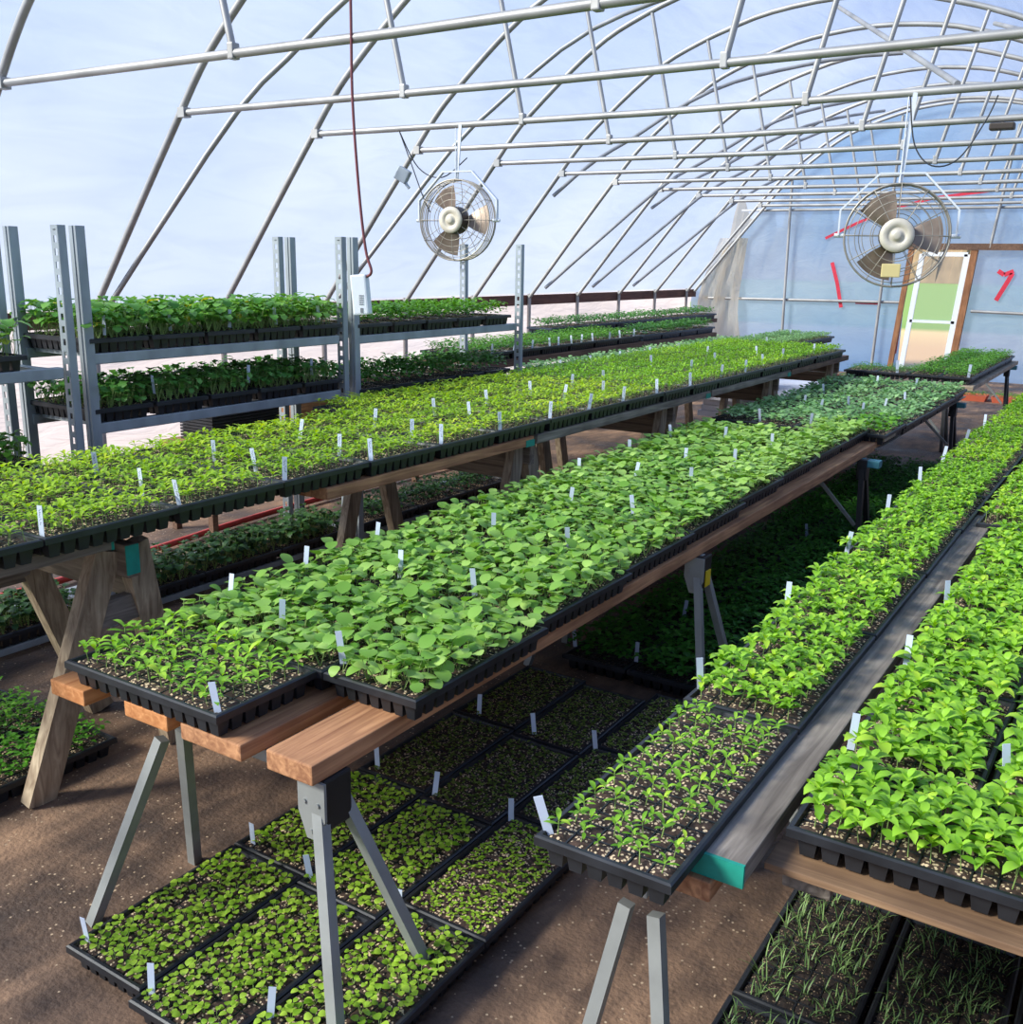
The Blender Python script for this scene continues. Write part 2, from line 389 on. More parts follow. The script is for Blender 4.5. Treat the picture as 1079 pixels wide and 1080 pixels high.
# back gable with door opening
DX0, DX1, DZ = SX(-3.16), SX(-2.36), SZ(1.86)
def gable(y, opening):
    m = MB()
    pts = [(XC+a*1.012, z+.03) for a, z in ARC]
    xs = sorted(set([p[0] for p in pts]+([DX0, DX1] if opening else [])+[WLX, WRX]))
    def top(x):
        if x <= pts[0][0] or x >= pts[-1][0]: return 1.18
        for a, b in zip(pts, pts[1:]):
            if a[0] <= x <= b[0]: return a[1]+(b[1]-a[1])*(x-a[0])/max(1e-6, b[0]-a[0])
        return 1.18
    for a, b in zip(xs, xs[1:]):
        z0 = DZ if opening and a >= DX0-1e-4 and b <= DX1+1e-4 else 0
        zz = [z0, 1.05, 2.35] if z0 == 0 else [z0, 2.35]
        ta, tb = top(a), top(b)
        za = [z for z in zz if z < min(ta, tb)-.01]
        for k in range(len(za)):
            l = za[k]; ha = za[k+1] if k+1 < len(za) else ta; hb = za[k+1] if k+1 < len(za) else tb
            m.add([(a,y,l),(b,y,l),(b,y,hb),(a,y,ha)], [(0,1,2,3)])
    return m
struct('wall_back', gable(YE, True).mesh('gable_film', M['film_end']))
struct('wall_front', gable(YF, False).mesh('gable_film_front', M['film']))
# hip board
for nm, x in (('trim_1', XC-3.89), ('trim_2', XC+3.89)):
    m = MB(); m.box((x-.02, YF, 1.06), (x+.02, YE, 1.18)); struct(nm, m.mesh('hip_board', M['brown_board']))
# torn film hanging in the back left corner
m = MB(); nz, nx = 14, 16; vs = []
for j in range(nz+1):
    t = j/nz; z = .25+1.75*t
    for i in range(nx+1):
        u = i/nx; w = .85*(1-t*.45)
        x = -6.58+w*u+.35*t*t; vs.append((x, YE-.08-.05*math.sin(u*14+t*3)-.03*math.sin(u*30-t*9), z))
m.add(vs, [(j*(nx+1)+i, j*(nx+1)+i+1, (j+1)*(nx+1)+i+1, (j+1)*(nx+1)+i) for j in range(nz) for i in range(nx)], True)
o = obj('hanging_film', m.mesh('hanging_film', M['film_old'])); tag(o, 'wrinkled dirty plastic film hanging in the far corner beside the end wall', 'plastic sheet')

# end wall framing
m = MB(); m.tube([(-6.5,YE-.05,1.05),(DX0-.06,YE-.05,1.08)], .022, 8); struct('trim_3', m.mesh('gable_rail', M['pipe']))
m = MB(); m.tube([(DX1+.1,YE-.05,.99),(.7,YE-.05,.95)], .022, 8); struct('trim_4', m.mesh('gable_rail_r', M['pipe']))
m = MB(); m.tube([(SX(-4.89),YE-.1,2.9),(SX(-4.85),YE-.1,0)], .022, 8); struct('trim_5', m.mesh('gable_post', M['pipe']))
m = MB(); m.tube([(SX(-3.42),YE-.1,3.7),(SX(-3.5),YE-.1,0)], .022, 8); struct('trim_6', m.mesh('gable_post_2', M['pipe']))
m = MB(); m.tube([(SX(-1.95),YE-.1,3.5),(SX(-2.12),YE-.1,1.87)], .022, 8); struct('trim_7', m.mesh('gable_post_3', M['pipe']))
m = MB(); m.box((-3.34,YE-.12,1.84),(.6,YE-.04,1.93)); struct('trim_8', m.mesh('door_header', M['w_dark']))
m = MB(); m.tube([(-5.9,YE-.05,2.42),(.35,YE-.05,2.42)], .02, 8); struct('trim_9', m.mesh('gable_tie', M['pipe']))
# door, leaning frame
d = empty('door_1', (0,0,0), 'x', 'door'); del d['label']; del d['category']; d['kind'] = 'structure'
sh = -.075
def lean(x, z): return (x+sh*(1.85-z)*1.0, YE-.07, z)
m = MB(); m.prism(lean(DX0+.04,0), lean(DX0+.04,1.86), .07, .07, (0,1,0)); struct('door_jamb', m.mesh('door_jamb', M['door_wood']), d)
m = MB(); m.prism(lean(DX1+.06,0), lean(DX1+.06,1.86), .09, .08, (0,1,0)); struct('door_jamb', m.mesh('door_jamb', M['door_wood']), d)
m = MB()
xa, xb = DX0+.2, DX1-.02
m.prism(lean(xa,.03), lean(xa,1.78), .07, .04, (0,1,0)); m.prism(lean(xb,.03), lean(xb,1.78), .09, .04, (0,1,0))
m.prism(lean(xa,1.78), lean(xb,1.78), .04, .06, (0,0,1)); m.prism(lean(xa,.82), lean(xb,.82), .04, .04, (0,0,1)); m.prism(lean(xa,.06), lean(xb,.06), .04, .12, (0,0,1))
struct('door_frame', m.mesh('door_frame', M['white']), d)
gm, nt, out = new_mat('hazy_pane')
tp = N(nt, 'ShaderNodeBsdfTransparent'); tl = N(nt, 'ShaderNodeBsdfTranslucent'); mx = N(nt, 'ShaderNodeMixShader'); mx.inputs[0].default_value = .22
tl.inputs['Color'].default_value = (.9,.92,.9,1); nt.links.new(tp.outputs[0], mx.inputs[1]); nt.links.new(tl.outputs[0], mx.inputs[2]); nt.links.new(mx.outputs[0], out.inputs['Surface'])
m = MB(); m.add([lean(xa,.05),lean(xb,.05),lean(xb,1.78),lean(xa,1.78)], [(0,1,2,3)]); struct('door_pane', m.mesh('door_pane', gm), d)

# tape on the end wall
def tape(pts, w, label):
    m = MB()
    pts = [(SX(a), SZ(b)) for a, b in pts]
    for a, b in zip(pts, pts[1:]):
        m.prism((a[0],YE-.03,a[1]), (b[0],YE-.03,b[1]), .003, w, (1,0,0) if abs(a[1]-b[1]) > abs(a[0]-b[0]) else (0,0,1))
    o = obj('red_tape', m.mesh('red_tape', M['red_tape'])); tag(o, label, 'tape')
tape([(-4.22,1.64),(-4.12,1.35),(-4.03,1.0)], .055, 'long slanting red tape strip on end film left of the fan')
tape([(-3.83,1.085),(-3.5,1.085)], .055, 'short level red tape strip on end film beside the door')
tape([(-1.99,1.56),(-1.91,1.51),(-1.8,1.56)], .06, 'red tape hook at top of the numeral-like mark right of door')
tape([(-1.81,1.53),(-1.97,1.17)], .06, 'red tape slanting stroke right of the door')
tape([(-4.35,1.98),(-3.9,2.2),(-3.4,2.4),(-2.9,2.52),(-2.2,2.6)], .04, 'thin red tape line curving across the upper end film')
tape([(-3.17,.95),(-3.2,.38)], .03, 'red tape strip on brown door jamb')

# ------------------------------------------------------------------ hoops
hoop_me = MB(); hoop_me.tube([(XC+a, 0, z) for a, z in ARC], .024, 8)
hoop_me = hoop_me.mesh('arch_pipe', M['pipe'])
leg_me = MB(); leg_me.tube([(0,0,0),(0,0,1.2)], .024, 8); leg_me = leg_me.mesh('ground_post', M['pipe'])
chord_me = MB(); chord_me.tube([(XC-2.72,0,2.47),(XC,0,2.455),(XC+2.72,0,2.47)], .021, 8)
for sx in (-1, 1): chord_me.box((XC+sx*2.72-.03, -.03, 2.44), (XC+sx*2.72+.03, .03, 2.5))
chord_me = chord_me.mesh('cross_bar', M['pipe'])
strut_me = []
for sx in (-1, 1):
    m = MB(); m.tube([(XC+sx*.92,0,2.47),(XC+sx*1.2,0,3.6)], .017, 8)
    m.bevbox((XC+sx*.92-.018,-.023,2.435),(XC+sx*.92+.018,.023,2.505), .006)
    strut_me.append(m.mesh('strut', M['pipe']))
for i, y in enumerate([3.36-1.21*2, 3.36-1.21]+IX):
    n = i-2
    lab = f'galvanised hoop truss, {ORD[i]} from the camera end of the greenhouse'
    t = empty('hoop_truss', (0, y, 0), lab, 'hoop', 'galvanised hoops holding the film roof')
    obj('arch_pipe', hoop_me, t)
    if n >= 0:
        obj('cross_bar', chord_me, t)
        for s_ in strut_me: obj('strut', s_, t)
    for sx in (-1, 1): obj('ground_post', leg_me, t, loc=(XC+sx*3.85,0,0))
# gable hoop
t = empty('gable_hoop', (0,YE-.12,0), 'galvanised end hoop against the far end wall', 'hoop'); obj('arch_pipe', hoop_me, t)
# wind braces along the inside of the roof
def brace(y0, y1, s0, s1, label, r=.02):
    m = MB(); pts = []
    for k in range(15):
        t = k/14; a, z = arc_at(s0+(s1-s0)*t)
        pts.append((XC+a*.982, y0+(y1-y0)*t, z-.04))
    m.tube(pts, r, 8); o = obj('brace_pipe', m.mesh('brace_pipe', M['pipe'])); tag(o, label, 'brace')
B = [(4.60,5.78,.015,.5),(7.02,8.2,.015,.5),(9.45,11.84,.12,.5),(10.66,14.2,.02,.46),(11.87,15,.02,.36),(13.08,15.1,.02,.22),(11.87,15.0,.12,.42)]
for i, (a, b, c, e) in enumerate(B):
    brace(a, b, c, e, f'slanting galvanised roof brace on the left slope, {ORD[i]} from the camera')
m = MB(); m.tube([(-1.06,5.78,2.49),(-2.8,9.43,3.78)], .017, 8); tag(obj('brace_pipe', m.mesh('brace_pipe', M['pipe'])), 'dark diagonal pipe running up from a cross bar to the ridge', 'brace')
m = MB(); m.tube([(-.35,6.0,2.6),(-1.5,9.43,3.5)], .017, 8); tag(obj('brace_pipe', m.mesh('brace_pipe', M['pipe'])), 'diagonal pipe beside the right slope above the large fan', 'brace')

# ------------------------------------------------------------------ plants
def leaf(mb, base, yaw, pitch, L, W, shape='lance', droop=.5, fold=.15, n=4):
    """leaf strip: base point, direction yaw, initial pitch up, length, width"""
    ca, sa = math.cos(yaw), math.sin(yaw)
    prof = {'lance': [.0,.75,1,.72,.0], 'round': [.2,.76,.97,1,.95,.7,.2], 'oval': [.1,.8,1,.8,.0], 'blade': [.6,.9,.8,.5,.0], 'lobe': [.25,1,.7,1.05,.3]}[shape]
    if n == 2: prof = [prof[0], prof[2], prof[-1]] if shape != 'round' else [.3,.95,.95,.3]
    k = len(prof); vs = []; fs = []
    x = 0; z = 0; p = pitch
    for i in range(k):
        w = W/2*prof[i]
        cx, cy, cz = base[0]+ca*x, base[1]+sa*x, base[2]+z
        vs += [(cx+sa*w, cy-ca*w, cz+fold*w), (cx, cy, cz), (cx-sa*w, cy+ca*w, cz+fold*w)]
        x += math.cos(p)*L/(k-1); z += math.sin(p)*L/(k-1); p -= droop/(k-1)*2
    for i in range(k-1):
        a = i*3; fs += [(a, a+1, a+4, a+3), (a+1, a+2, a+5, a+4)]
    mb.add(vs, fs, True)
def stem(mb, b, t, r, mi=1):
    c = mb.cur; mb.cur = mi; mb.tube([b, t], r, 4, caps=False); mb.cur = c
R_ = random.uniform
def plant(mb, kind, x, y, z, s=1.0, lod=0, st=True):
    yaw = R_(0, 2*PI); n = 4 if lod == 0 else 2
    if kind in ('lime', 'pepper', 'bigpepper'):
        big = kind == 'bigpepper'
        h = (R_(.03,.042) if not big else R_(.045,.06))*s
        L = (.032 if not big else .045)*s; W = (.0105 if not big else .02)*s
        if kind == 'pepper': L *= 1.0; W *= 1.0
        tx, ty = x+R_(-.006,.006), y+R_(-.006,.006)
        if st: stem(mb, (x,y,z), (tx,ty,z+h), .0012)
        mb.tint = R_(.2,.6)
        for k in range(2): leaf(mb, (tx,ty,z+h*.8), yaw+k*PI+R_(-.2,.2), R_(.1,.6), L, W, 'lance', .25, .1, n)
        nl = 3 if not big else 4
        for k in range(nl):
            mb.tint = R_(.4,.95)
            leaf(mb, (tx,ty,z+h), yaw+PI/2+k*2*PI/nl+R_(-.3,.3), R_(.35,1.0), L*R_(.75,1.15), W*R_(.9,1.35), 'lance', .6 if not big else .85, .3, n)
        if big:
            for k in range(3):
                mb.tint = R_(.6,1); leaf(mb, (tx,ty,z+h*1.12), yaw+k*2.1, R_(.8,1.2), L*.6, W*.7, 'lance', .6, .3, n)
    elif kind in ('cabbage', 'blue'):
        for k in range(R_(0,1) > .35 and 4 or 3):
            a = yaw+k*2*PI/3.4+R_(-.4,.4); pl = R_(.018,.03)*s; hh = R_(.028,.056)*s
            bx, by, bz = x+math.cos(a)*pl*.7, y+math.sin(a)*pl*.7, z+hh
            if st: stem(mb, (x,y,z), (bx,by,bz), .0011)
            mb.tint = R_(.15,.85)
            leaf(mb, (bx,by,bz), a, R_(-.1,.9), R_(.027,.038)*s, R_(.027,.036)*s, 'round', R_(.2,.7), R_(.0,.25), n)
    elif kind == 'radish':
        for k in range(5):
            a = yaw+k*2*PI/5+R_(-.5,.5); hh = R_(.04,.11)*s; pl = R_(.01,.035)*s
            bx, by, bz = x+math.cos(a)*pl, y+math.sin(a)*pl, z+hh
            if st: stem(mb, (x,y,z), (bx,by,bz), .0011)
            mb.tint = R_(.15,.85) if R_(0,1) < .985 else 1.1
            leaf(mb, (bx,by,bz), a, R_(-.2,.6), R_(.03,.045)*s, R_(.028,.04)*s, 'lobe', R_(.3,.9), R_(.1,.4), n)
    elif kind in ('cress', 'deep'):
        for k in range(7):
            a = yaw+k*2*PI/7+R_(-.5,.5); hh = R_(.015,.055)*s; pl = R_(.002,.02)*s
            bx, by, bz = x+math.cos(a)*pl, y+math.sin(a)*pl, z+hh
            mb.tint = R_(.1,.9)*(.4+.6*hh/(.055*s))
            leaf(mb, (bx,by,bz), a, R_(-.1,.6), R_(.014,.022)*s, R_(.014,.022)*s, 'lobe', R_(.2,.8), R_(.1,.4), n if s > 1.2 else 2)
    elif kind == 'lettuce':
        for k in range(4):
            a = yaw+k*2*PI/4+R_(-.4,.4); hh = R_(.008,.022)*s; pl = R_(.002,.008)*s
            bx, by, bz = x+math.cos(a)*pl, y+math.sin(a)*pl, z+hh
            if st: stem(mb, (x,y,z), (bx,by,bz), .0007)
            mb.tint = R_(.2,.95)
            leaf(mb, (bx,by,bz), a, R_(0,.6), R_(.012,.018)*s, R_(.012,.017)*s, 'round', .4, .2, n)
    elif kind == 'tiny':
        for k in range(2):
            a = yaw+k*PI; mb.tint = R_(.1,.9)
            leaf(mb, (x,y,z+R_(.004,.012)), a, R_(.1,.6), R_(.007,.011)*s, R_(.005,.007)*s, 'round', .3, .2, 2)
    elif kind == 'grass':
        for k in range(5):
            a = R_(0,2*PI); mb.tint = R_(.1,.95); px, py = x+R_(-.008,.008), y+R_(-.008,.008)
            leaf(mb, (px,py,z), a, R_(.9,1.5), R_(.04,.075)*s, .003, 'blade', R_(.2,.9), 0, 4)
MATK = {'lime':'leaf_lime','pepper':'leaf_pepper','bigpepper':'leaf_pepper','cabbage':'leaf_cabbage','blue':'leaf_blue','radish':'leaf_radish','cress':'leaf_mid','deep':'leaf_deep','lettuce':'leaf_lettuce','tiny':'leaf_tiny','grass':'leaf_grass','dark':'leaf_dark','mid':'leaf_mid'}
FOL = {}
def foliage(kind, shape, L, W, nx, ny, s, mat, per=1, var=3, lod=1, jit=.35, miss=.03):
    """whole-tray foliage meshes; L along local x"""
    key = (kind, L, W, nx, ny, s, mat, per)
    if key not in FOL:
        out = []
        for v in range(var):
            mb = MB()
            for i in range(nx):
                for j in range(ny):
                    if R_(0,1) < miss: continue
                    for q in range(per):
                        cx = -L/2+.02+(L-.04)*(i+.5)/nx+R_(-jit,jit)*L/nx; cy = -W/2+.02+(W-.04)*(j+.5)/ny+R_(-jit,jit)*W/ny
                        plant(mb, kind, cx, cy, .052, s*R_(.82,1.18), lod, lod == 0 or kind in ('lime','pepper'))
            out.append(mb.mesh('foliage', [M[mat], M['stem']], True))
        FOL[key] = out
    return random.choice(FOL[key])
SEED = {}
def seedling(kind, s, mat):
    key = (kind, s, mat)
    if key not in SEED:
        out = []
        for v in range(9):
            mb = MB(); plant(mb, kind, 0, 0, 0, s*R_(.85,1.15), 0); out.append(mb.mesh('seedling', [M[mat], M['stem']], True))
        SEED[key] = out
    return random.choice(SEED[key])

TR = {}
def tray_mesh(L, W, nx, ny, mat='plastic', shallow=False):
    key = (L, W, nx, ny, mat, shallow)
    if key in TR: return TR[key]
    m = MB(); h = .058; lip = .012
    # rim: outer flange, down-turned lip and inner wall
    def ring(x, y, z): return [(-x,-y,z),(x,-y,z),(x,y,z),(-x,y,z)]
    R = [ring(L/2,W/2,h-.016), ring(L/2,W/2,h), ring(L/2-.004,W/2-.004,h+.003), ring(L/2-.011,W/2-.011,h+.003), ring(L/2-.015,W/2-.015,h-.008), ring(L/2-.015,W/2-.015,h-.014)]
    vs = [p for r in R for p in r]; fs = []
    for k in range(len(R)-1):
        for j in range(4): fs.append((k*4+j, k*4+(j+1)%4, (k+1)*4+(j+1)%4, (k+1)*4+j))
    m.add(vs, fs)
    ix, iy = L-.03, W-.03
    # web strips between cells
    for i in range(1, nx):
        x = -ix/2+ix*i/nx; m.box((x-.0016,-iy/2,h-.012),(x+.0016,iy/2,h-.0035))
    for j in range(1, ny):
        y = -iy/2+iy*j/ny; m.box((-ix/2,y-.0016,h-.012),(ix/2,y+.0016,h-.0035))
    # tapered cell cups (outermost ring only is ever exposed; inner ones too)
    cx, cy = ix/nx, iy/ny
    for i in range(nx):
        for j in range(ny):
            if 0 < i < nx-1 and 0 < j < ny-1: continue
            x = -ix/2+cx*(i+.5); y = -iy/2+cy*(j+.5); a, b = cx*.46, cy*.46; c, d_ = cx*.31, cy*.31
            m.add([(x-a,y-b,h-.012),(x+a,y-b,h-.012),(x+a,y+b,h-.012),(x-a,y+b,h-.012),(x-c,y-d_,0),(x+c,y-d_,0),(x+c,y+d_,0),(x-c,y+d_,0)],
                  [(0,4,5,1),(1,5,6,2),(2,6,7,3),(3,7,4,0),(4,7,6,5)])
    TR[key] = m.mesh('seedling_tray', M[mat]); return TR[key]
SO = {}
def soil_mesh(L, W, nx, ny, mat='soil'):
    key = (L, W, mat)
    if key in SO: return SO[key]
    m = MB(); gx, gy = nx*4, ny*4; ix, iy = L-.029, W-.029; vs = []
    for j in range(gy+1):
        for i in range(gx+1):
            u = abs(((i/4) % 1)-.5)*2; v = abs(((j/4) % 1)-.5)*2
            edge = max(u, v) > .95
            vs.append((-ix/2+ix*i/gx, -iy/2+iy*j/gy, .0515+(.0 if edge else .0035+R_(-.001,.0035))))
    m.add(vs, [(j*(gx+1)+i, j*(gx+1)+i+1, (j+1)*(gx+1)+i+1, (j+1)*(gx+1)+i) for j in range(gy) for i in range(gx)], True)
    SO[key] = m.mesh('soil', M[mat]); return SO[key]

TRAYS = []
def tray(x, y, z, along, L, W, kind, label, group, s=1.0, detail=False, mat=None, nx=12, ny=6, per=1, soil='soil', tmat='plastic', miss=.03, tilt=(0,0), fnx=None, fny=None, lod=1, skip=None, top=False):
    """z = rim height; L long side"""
    zz = z-.061
    rz = (PI/2 if along else 0)+R_(-.008,.008)+(PI if R_(0,1) < .5 else 0)
    o = obj('seedling_tray', tray_mesh(L, W, nx, ny, tmat), None, (x, y, zz), (tilt[0], tilt[1], rz)); tag(o, label, 'tray', group)
    obj('soil', soil_mesh(L, W, nx, ny, soil), o)
    mt = mat or MATK[kind]
    if detail:
        ix, iy = L-.03, W-.03
        for i in range(nx):
            for j in range(ny):
                if R_(0,1) < miss: continue
                if skip and skip(i/(nx-1), j/(ny-1)): continue
                px = -ix/2+ix*(i+.5)/nx+R_(-.006,.006); py = -iy/2+iy*(j+.5)/ny+R_(-.005,.005)
                k = R_(.85,1.15)
                obj('seedling', seedling(kind, s, mt), o, (px, py, .052), (R_(-.12,.12), R_(-.12,.12), R_(0, 2*PI)), (k, k, k))
    else:
        f = obj('foliage', foliage(kind, None, L, W, fnx or nx, fny or ny, s, mt, per, miss=miss, lod=lod), o, rot=(0, 0, PI if R_(0,1) < .5 else 0)); f['kind'] = 'stuff'
    TRAYS.append((x, y, z, label, (L if not along else W)/2, (W if not along else L)/2))
    return o

# --- left bench (four lengthwise columns)
LB = [(-2.44, .98, 19, 'aisle column'), (-2.72, 1.0, 19, 'second column'), (-3.00, 1.4, 22, 'third column'), (-3.28, 3.52, 17, 'back column')]
for c, (x, y0, n, w) in enumerate(LB):
    for i in range(n):
        y = y0+.21+.42*i
        k = 'lime' if y < 5.0 else 'pepper'
        tray(x+R_(-.006,.006), y, .88, True, .415, .272, k, f'black tray of {"lime" if k=="lime" else "bright"} seedlings, left bench {w}, {ORD[i]} from near end' , 'seedling trays on the long left bench', s=.95 if k == 'lime' else 1.0, nx=9, ny=6, fnx=12, fny=8, mat='leaf_lime' if k == 'lime' else ('leaf_pepper' if y < 9 else 'leaf_blue'), lod=0 if y < 3.2 else 1)

# --- centre bench
def sk(u, v): return False
tray(-1.802, 1.425, .65, False, .525, .30, 'pepper', 'black tray of narrow-leaved pepper seedlings, near left end of centre bench', None, s=1.05, detail=True, nx=13, ny=7, miss=.05, mat='leaf_pepper')
edges = [-1.245,-1.275,-1.30,-1.315,-1.345,-1.36,-1.37,-1.37]
for c, w in enumerate(('right column', 'middle column', 'left column')):
    for i in range(8):
        y = 1.57+.28+.562*i
        if c > 0 and i == 7: y -= .0
        x = edges[i]-.137-.281*c
        if y+.28 > 5.95 and c > 0: continue
        near = i < 3 and c < 3
        tray(x, y, .65, True, .555, .274, 'cabbage', f'black tray of round-leaved cabbage seedlings, centre bench {w}, {ORD[i]} from near end', 'cabbage seedling trays on the centre bench',
             s=1.12, detail=near, nx=13, ny=7, lod=0 if i < 5 else 1, fnx=13, fny=7)
for c in range(4):
    w = ('rightmost column', 'second column from right', 'third column from right', 'leftmost column')[c]
    for i in range(5):
        tray(-1.395-.27*c, 5.96+.29+.565*i, .62+.004*(i-2)**2, True, .555, .265, 'cabbage', f'black tray of blue-green seedlings, sagging bench {w}, {ORD[i]} row', 'seedling trays on the sagging bench behind the centre bench',
             s=.95, mat='leaf_blue' if c > 0 or i > 0 else 'leaf_mid', nx=12, ny=6, fnx=11, fny=6)
for c in range(4):
    w = ('rightmost column', 'second column from right', 'third column from right', 'leftmost column')[c]
    for i in range(5 if c < 2 else 1):
        tray(-1.44-.27*c, 9.25+.29+.565*i, .68, True, .555, .265, 'cress', f'black tray of mid green seedlings, farthest centre bench {w}, {ORD[i]} row', 'seedling trays on the farthest centre bench',
             s=1.25 if c < 2 else .8, mat='leaf_mid', nx=12, ny=6, fnx=12, fny=7)

# --- right bench
y = 1.37
for i in range(11):
    wd = .268+.012*min(i, 6); xc = -.552-wd/2-.0*i
    kd = 'pepper' if i == 0 else 'bigpepper'
    tray(xc, y+.345, .58, True, .69, round(wd, 3), kd,
         'long black tray of sparse pepper seedlings, near end of right bench' if i == 0 else f'long black tray of leafy pepper seedlings, aisle side of right bench, {ORD[i]} from near end',
         None if i == 0 else 'pepper trays on the right bench', s=.78 if i == 0 else (.88 if i < 4 else .85), detail=i < 4, nx=15, ny=6, miss=.06 if i == 0 else .02, lod=0 if i < 6 else 1, fnx=15, fny=7, mat='leaf_pepper')
    y += .70
tray(-.183, 1.80, .58, False, .535, .285, 'bigpepper', 'black tray of large-leaved pepper seedlings, crosswise at near end of plywood bench', None, s=1.0, detail=True, nx=12, ny=6)
for c in range(2):
    for i in range(4):
        y = 1.955+.275+.548*i
        if c == 1 and i > 1: continue
        tray(-.305+.285*c, y, .58, True, .54, .278, 'bigpepper', f'black tray of pepper seedlings, plywood bench {"aisle" if c == 0 else "outer"} column, {ORD[i]} behind crosswise tray', 'pepper trays on the plywood bench', s=1.0, detail=True, nx=12, ny=6)
for i in range(4):
    tray(-.385, 4.32+.275+.548*i, .58, True, .54, .278, 'bigpepper', f'black tray of pepper seedlings, plywood bench beyond the gap, {ORD[i]} behind gap', 'pepper trays beyond the gap on the plywood bench', s=.85, lod=0)

# --- floor trays in front (A)
for c, w in enumerate(('left column', 'middle column', 'right column')):
    for i in range(4):
        x = -1.757+.262*c; y = 1.10+.245+.495*i+(.03 if c == 1 else (.05 if c == 2 else 0))*(-1 if c == 1 else 1)
        big = i == 0 or (i == 1 and c < 2)
        kd = 'lettuce' if big else 'tiny'
        if big:
            tray(x, y, .062, True, .49, .258, 'lettuce', f'floor tray of bright little seedlings, {w} below centre bench, {ORD[i]} from front', 'bright seedling trays on the floor under the centre bench', s=1.0, detail=True, nx=14, ny=7, miss=.08)
        else:
            tray(x, y, .062, True, .49, .258, 'tiny', f'floor tray of just-sprouted seedlings, {w} below centre bench, {ORD[i]} from front', 'just-sprouted trays on the floor under the centre bench', s=1.25, nx=12, ny=6, fnx=14, fny=8, per=3, mat='leaf_lettuce' if i == 1 or (c == 2 and i == 1) else 'leaf_tiny')
# --- dark floor trays under the centre bench (B)
for c in range(3):
    w = ('left column', 'middle column', 'right column')[c]
    for i in range(9):
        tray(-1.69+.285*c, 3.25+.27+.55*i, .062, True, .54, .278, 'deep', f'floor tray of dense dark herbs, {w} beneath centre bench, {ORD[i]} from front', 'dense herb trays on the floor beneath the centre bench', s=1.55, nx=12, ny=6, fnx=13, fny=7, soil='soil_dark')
# --- left floor trays (D)
for c in range(4):
    for i in range(2):
        tray(-2.80-.285*c, 1.53-.55*i, .062, True, .54, .278, 'cress', f'floor tray of curly herbs, {ORD[c]} column by wooden sawhorse, {"far" if i == 0 else "near"} row', 'curly herb trays on the floor under the left bench', s=1.1, nx=12, ny=6, fnx=14, fny=8, mat='leaf_mid')
# --- bottom right grassy trays (C)
for c in range(3):
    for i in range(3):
        tray(-.45+.262*c, 1.60+.235+.50*i-.28, .062, True, .49, .25, 'grass', f'floor tray of grassy seedlings, {ORD[c]} column below plywood bench, {ORD[i]} row from front', 'grassy seedling trays on the floor under the plywood bench', s=.75, nx=12, ny=6, fnx=13, fny=7, soil='soil_dark', miss=.12)

# --- racks
def post(mb, x, y, z1, slotted):
    if slotted:   # slotted angle facing the camera end
        mb.box((x-.022,y-.001,0),(x-.006,y+.001,z1)); mb.box((x+.012,y-.001,0),(x+.022,y+.001,z1))
        z = 0
        while z < z1-.03: mb.box((x-.006,y-.001,z),(x+.012,y+.001,z+.024)); z += .05
        mb.box((x-.006,y-.001,z1-.02),(x+.012,y+.001,z1))
        mb.box((x+.020,y,0),(x+.024,y+.034,z1)); mb.box((x-.024,y,0),(x-.020,y+.012,z1))
    else:
        mb.box((x-.022,y-.002,0),(x+.022,y,z1)); mb.box((x+.018,y,0),(x+.022,y+.04,z1)); mb.box((x-.022,y,0),(x-.018,y+.03,z1))
        mb.box((x-.006,y-.006,0),(x+.006,y-.002,z1))
def rack(y0, y1, levels, label, skipn=False):
    t = empty('storage_rack', (-3.92,(y0+y1)/2,0), label, 'shelving', 'galvanised racks along the left wall')
    ym = (y1-y0)/2
    for x in (.225, -.235):
        for yy, sl in ((-ym, False), (ym, True)):
            m = MB(); post(m, x, yy, 1.69, sl); obj('post', m.mesh('post', M['galv']), t)
    for z in levels:
        m = MB()
        for x in (.215, -.225): m.bevbox((x-.02,-ym+.02,z-.062-(.045 if z > .2 else .03)),(x+.02,ym-.02,z-.062), .004)
        obj('shelf_beam', m.mesh('shelf_beam', M['galv']), t)
        m = MB()
        for k in range(4): m.box((-.2,-ym+.06+k*(2*ym-.17)/3,z-.08),(.2,-ym+.11+k*(2*ym-.17)/3,z-.063))
        obj('cross_bar', m.mesh('cross_bar', M['galv']), t)
    return t
rack(.75, 2.42, (1.20, .79, .115), 'galvanised slotted rack at the left edge, nearest of the three')
rack(2.50, 4.04, (1.245, .955, .115), 'galvanised slotted rack holding leafy trays, middle of the three')
rack(4.13, 5.80, (1.235, .88, .115), 'galvanised slotted rack below the small fan, farthest of the three')
RK = [('top shelf', 'nearest rack', [(.9+.3*i, 1.20) for i in range(5)][2:], 'radish', 'leaf_radish', 1.2), ('middle shelf', 'nearest rack', [(.9+.3*i, .79) for i in range(5)][2:], 'radish', 'leaf_mid', .95),
      ('top shelf', 'middle rack', [(2.66+.305*i, 1.245) for i in range(5)], 'radish', 'leaf_radish', 1.2), ('middle shelf', 'middle rack', [(2.66+.305*i, .955) for i in range(5)], 'radish', 'leaf_dark', .95),
      ('top shelf', 'farthest rack', [(4.3+.31*i, 1.235) for i in range(5)], 'cress', 'leaf_mid', 1.7), ('middle shelf', 'farthest rack', [(4.3+.31*i, .88) for i in range(5)], 'radish', 'leaf_dark', 1.0),
      ('bottom shelf', 'nearest rack', [(1.1+.52*i, .115) for i in range(3)][1:], 'radish', 'leaf_shade', .95), ('bottom shelf', 'middle rack', [(2.78+.5*i, .115) for i in range(3)], 'radish', 'leaf_shade', 1.0), ('bottom shelf', 'farthest rack', [(4.42+.51*i, .115) for i in range(3)], 'radish', 'leaf_shade', .9)]
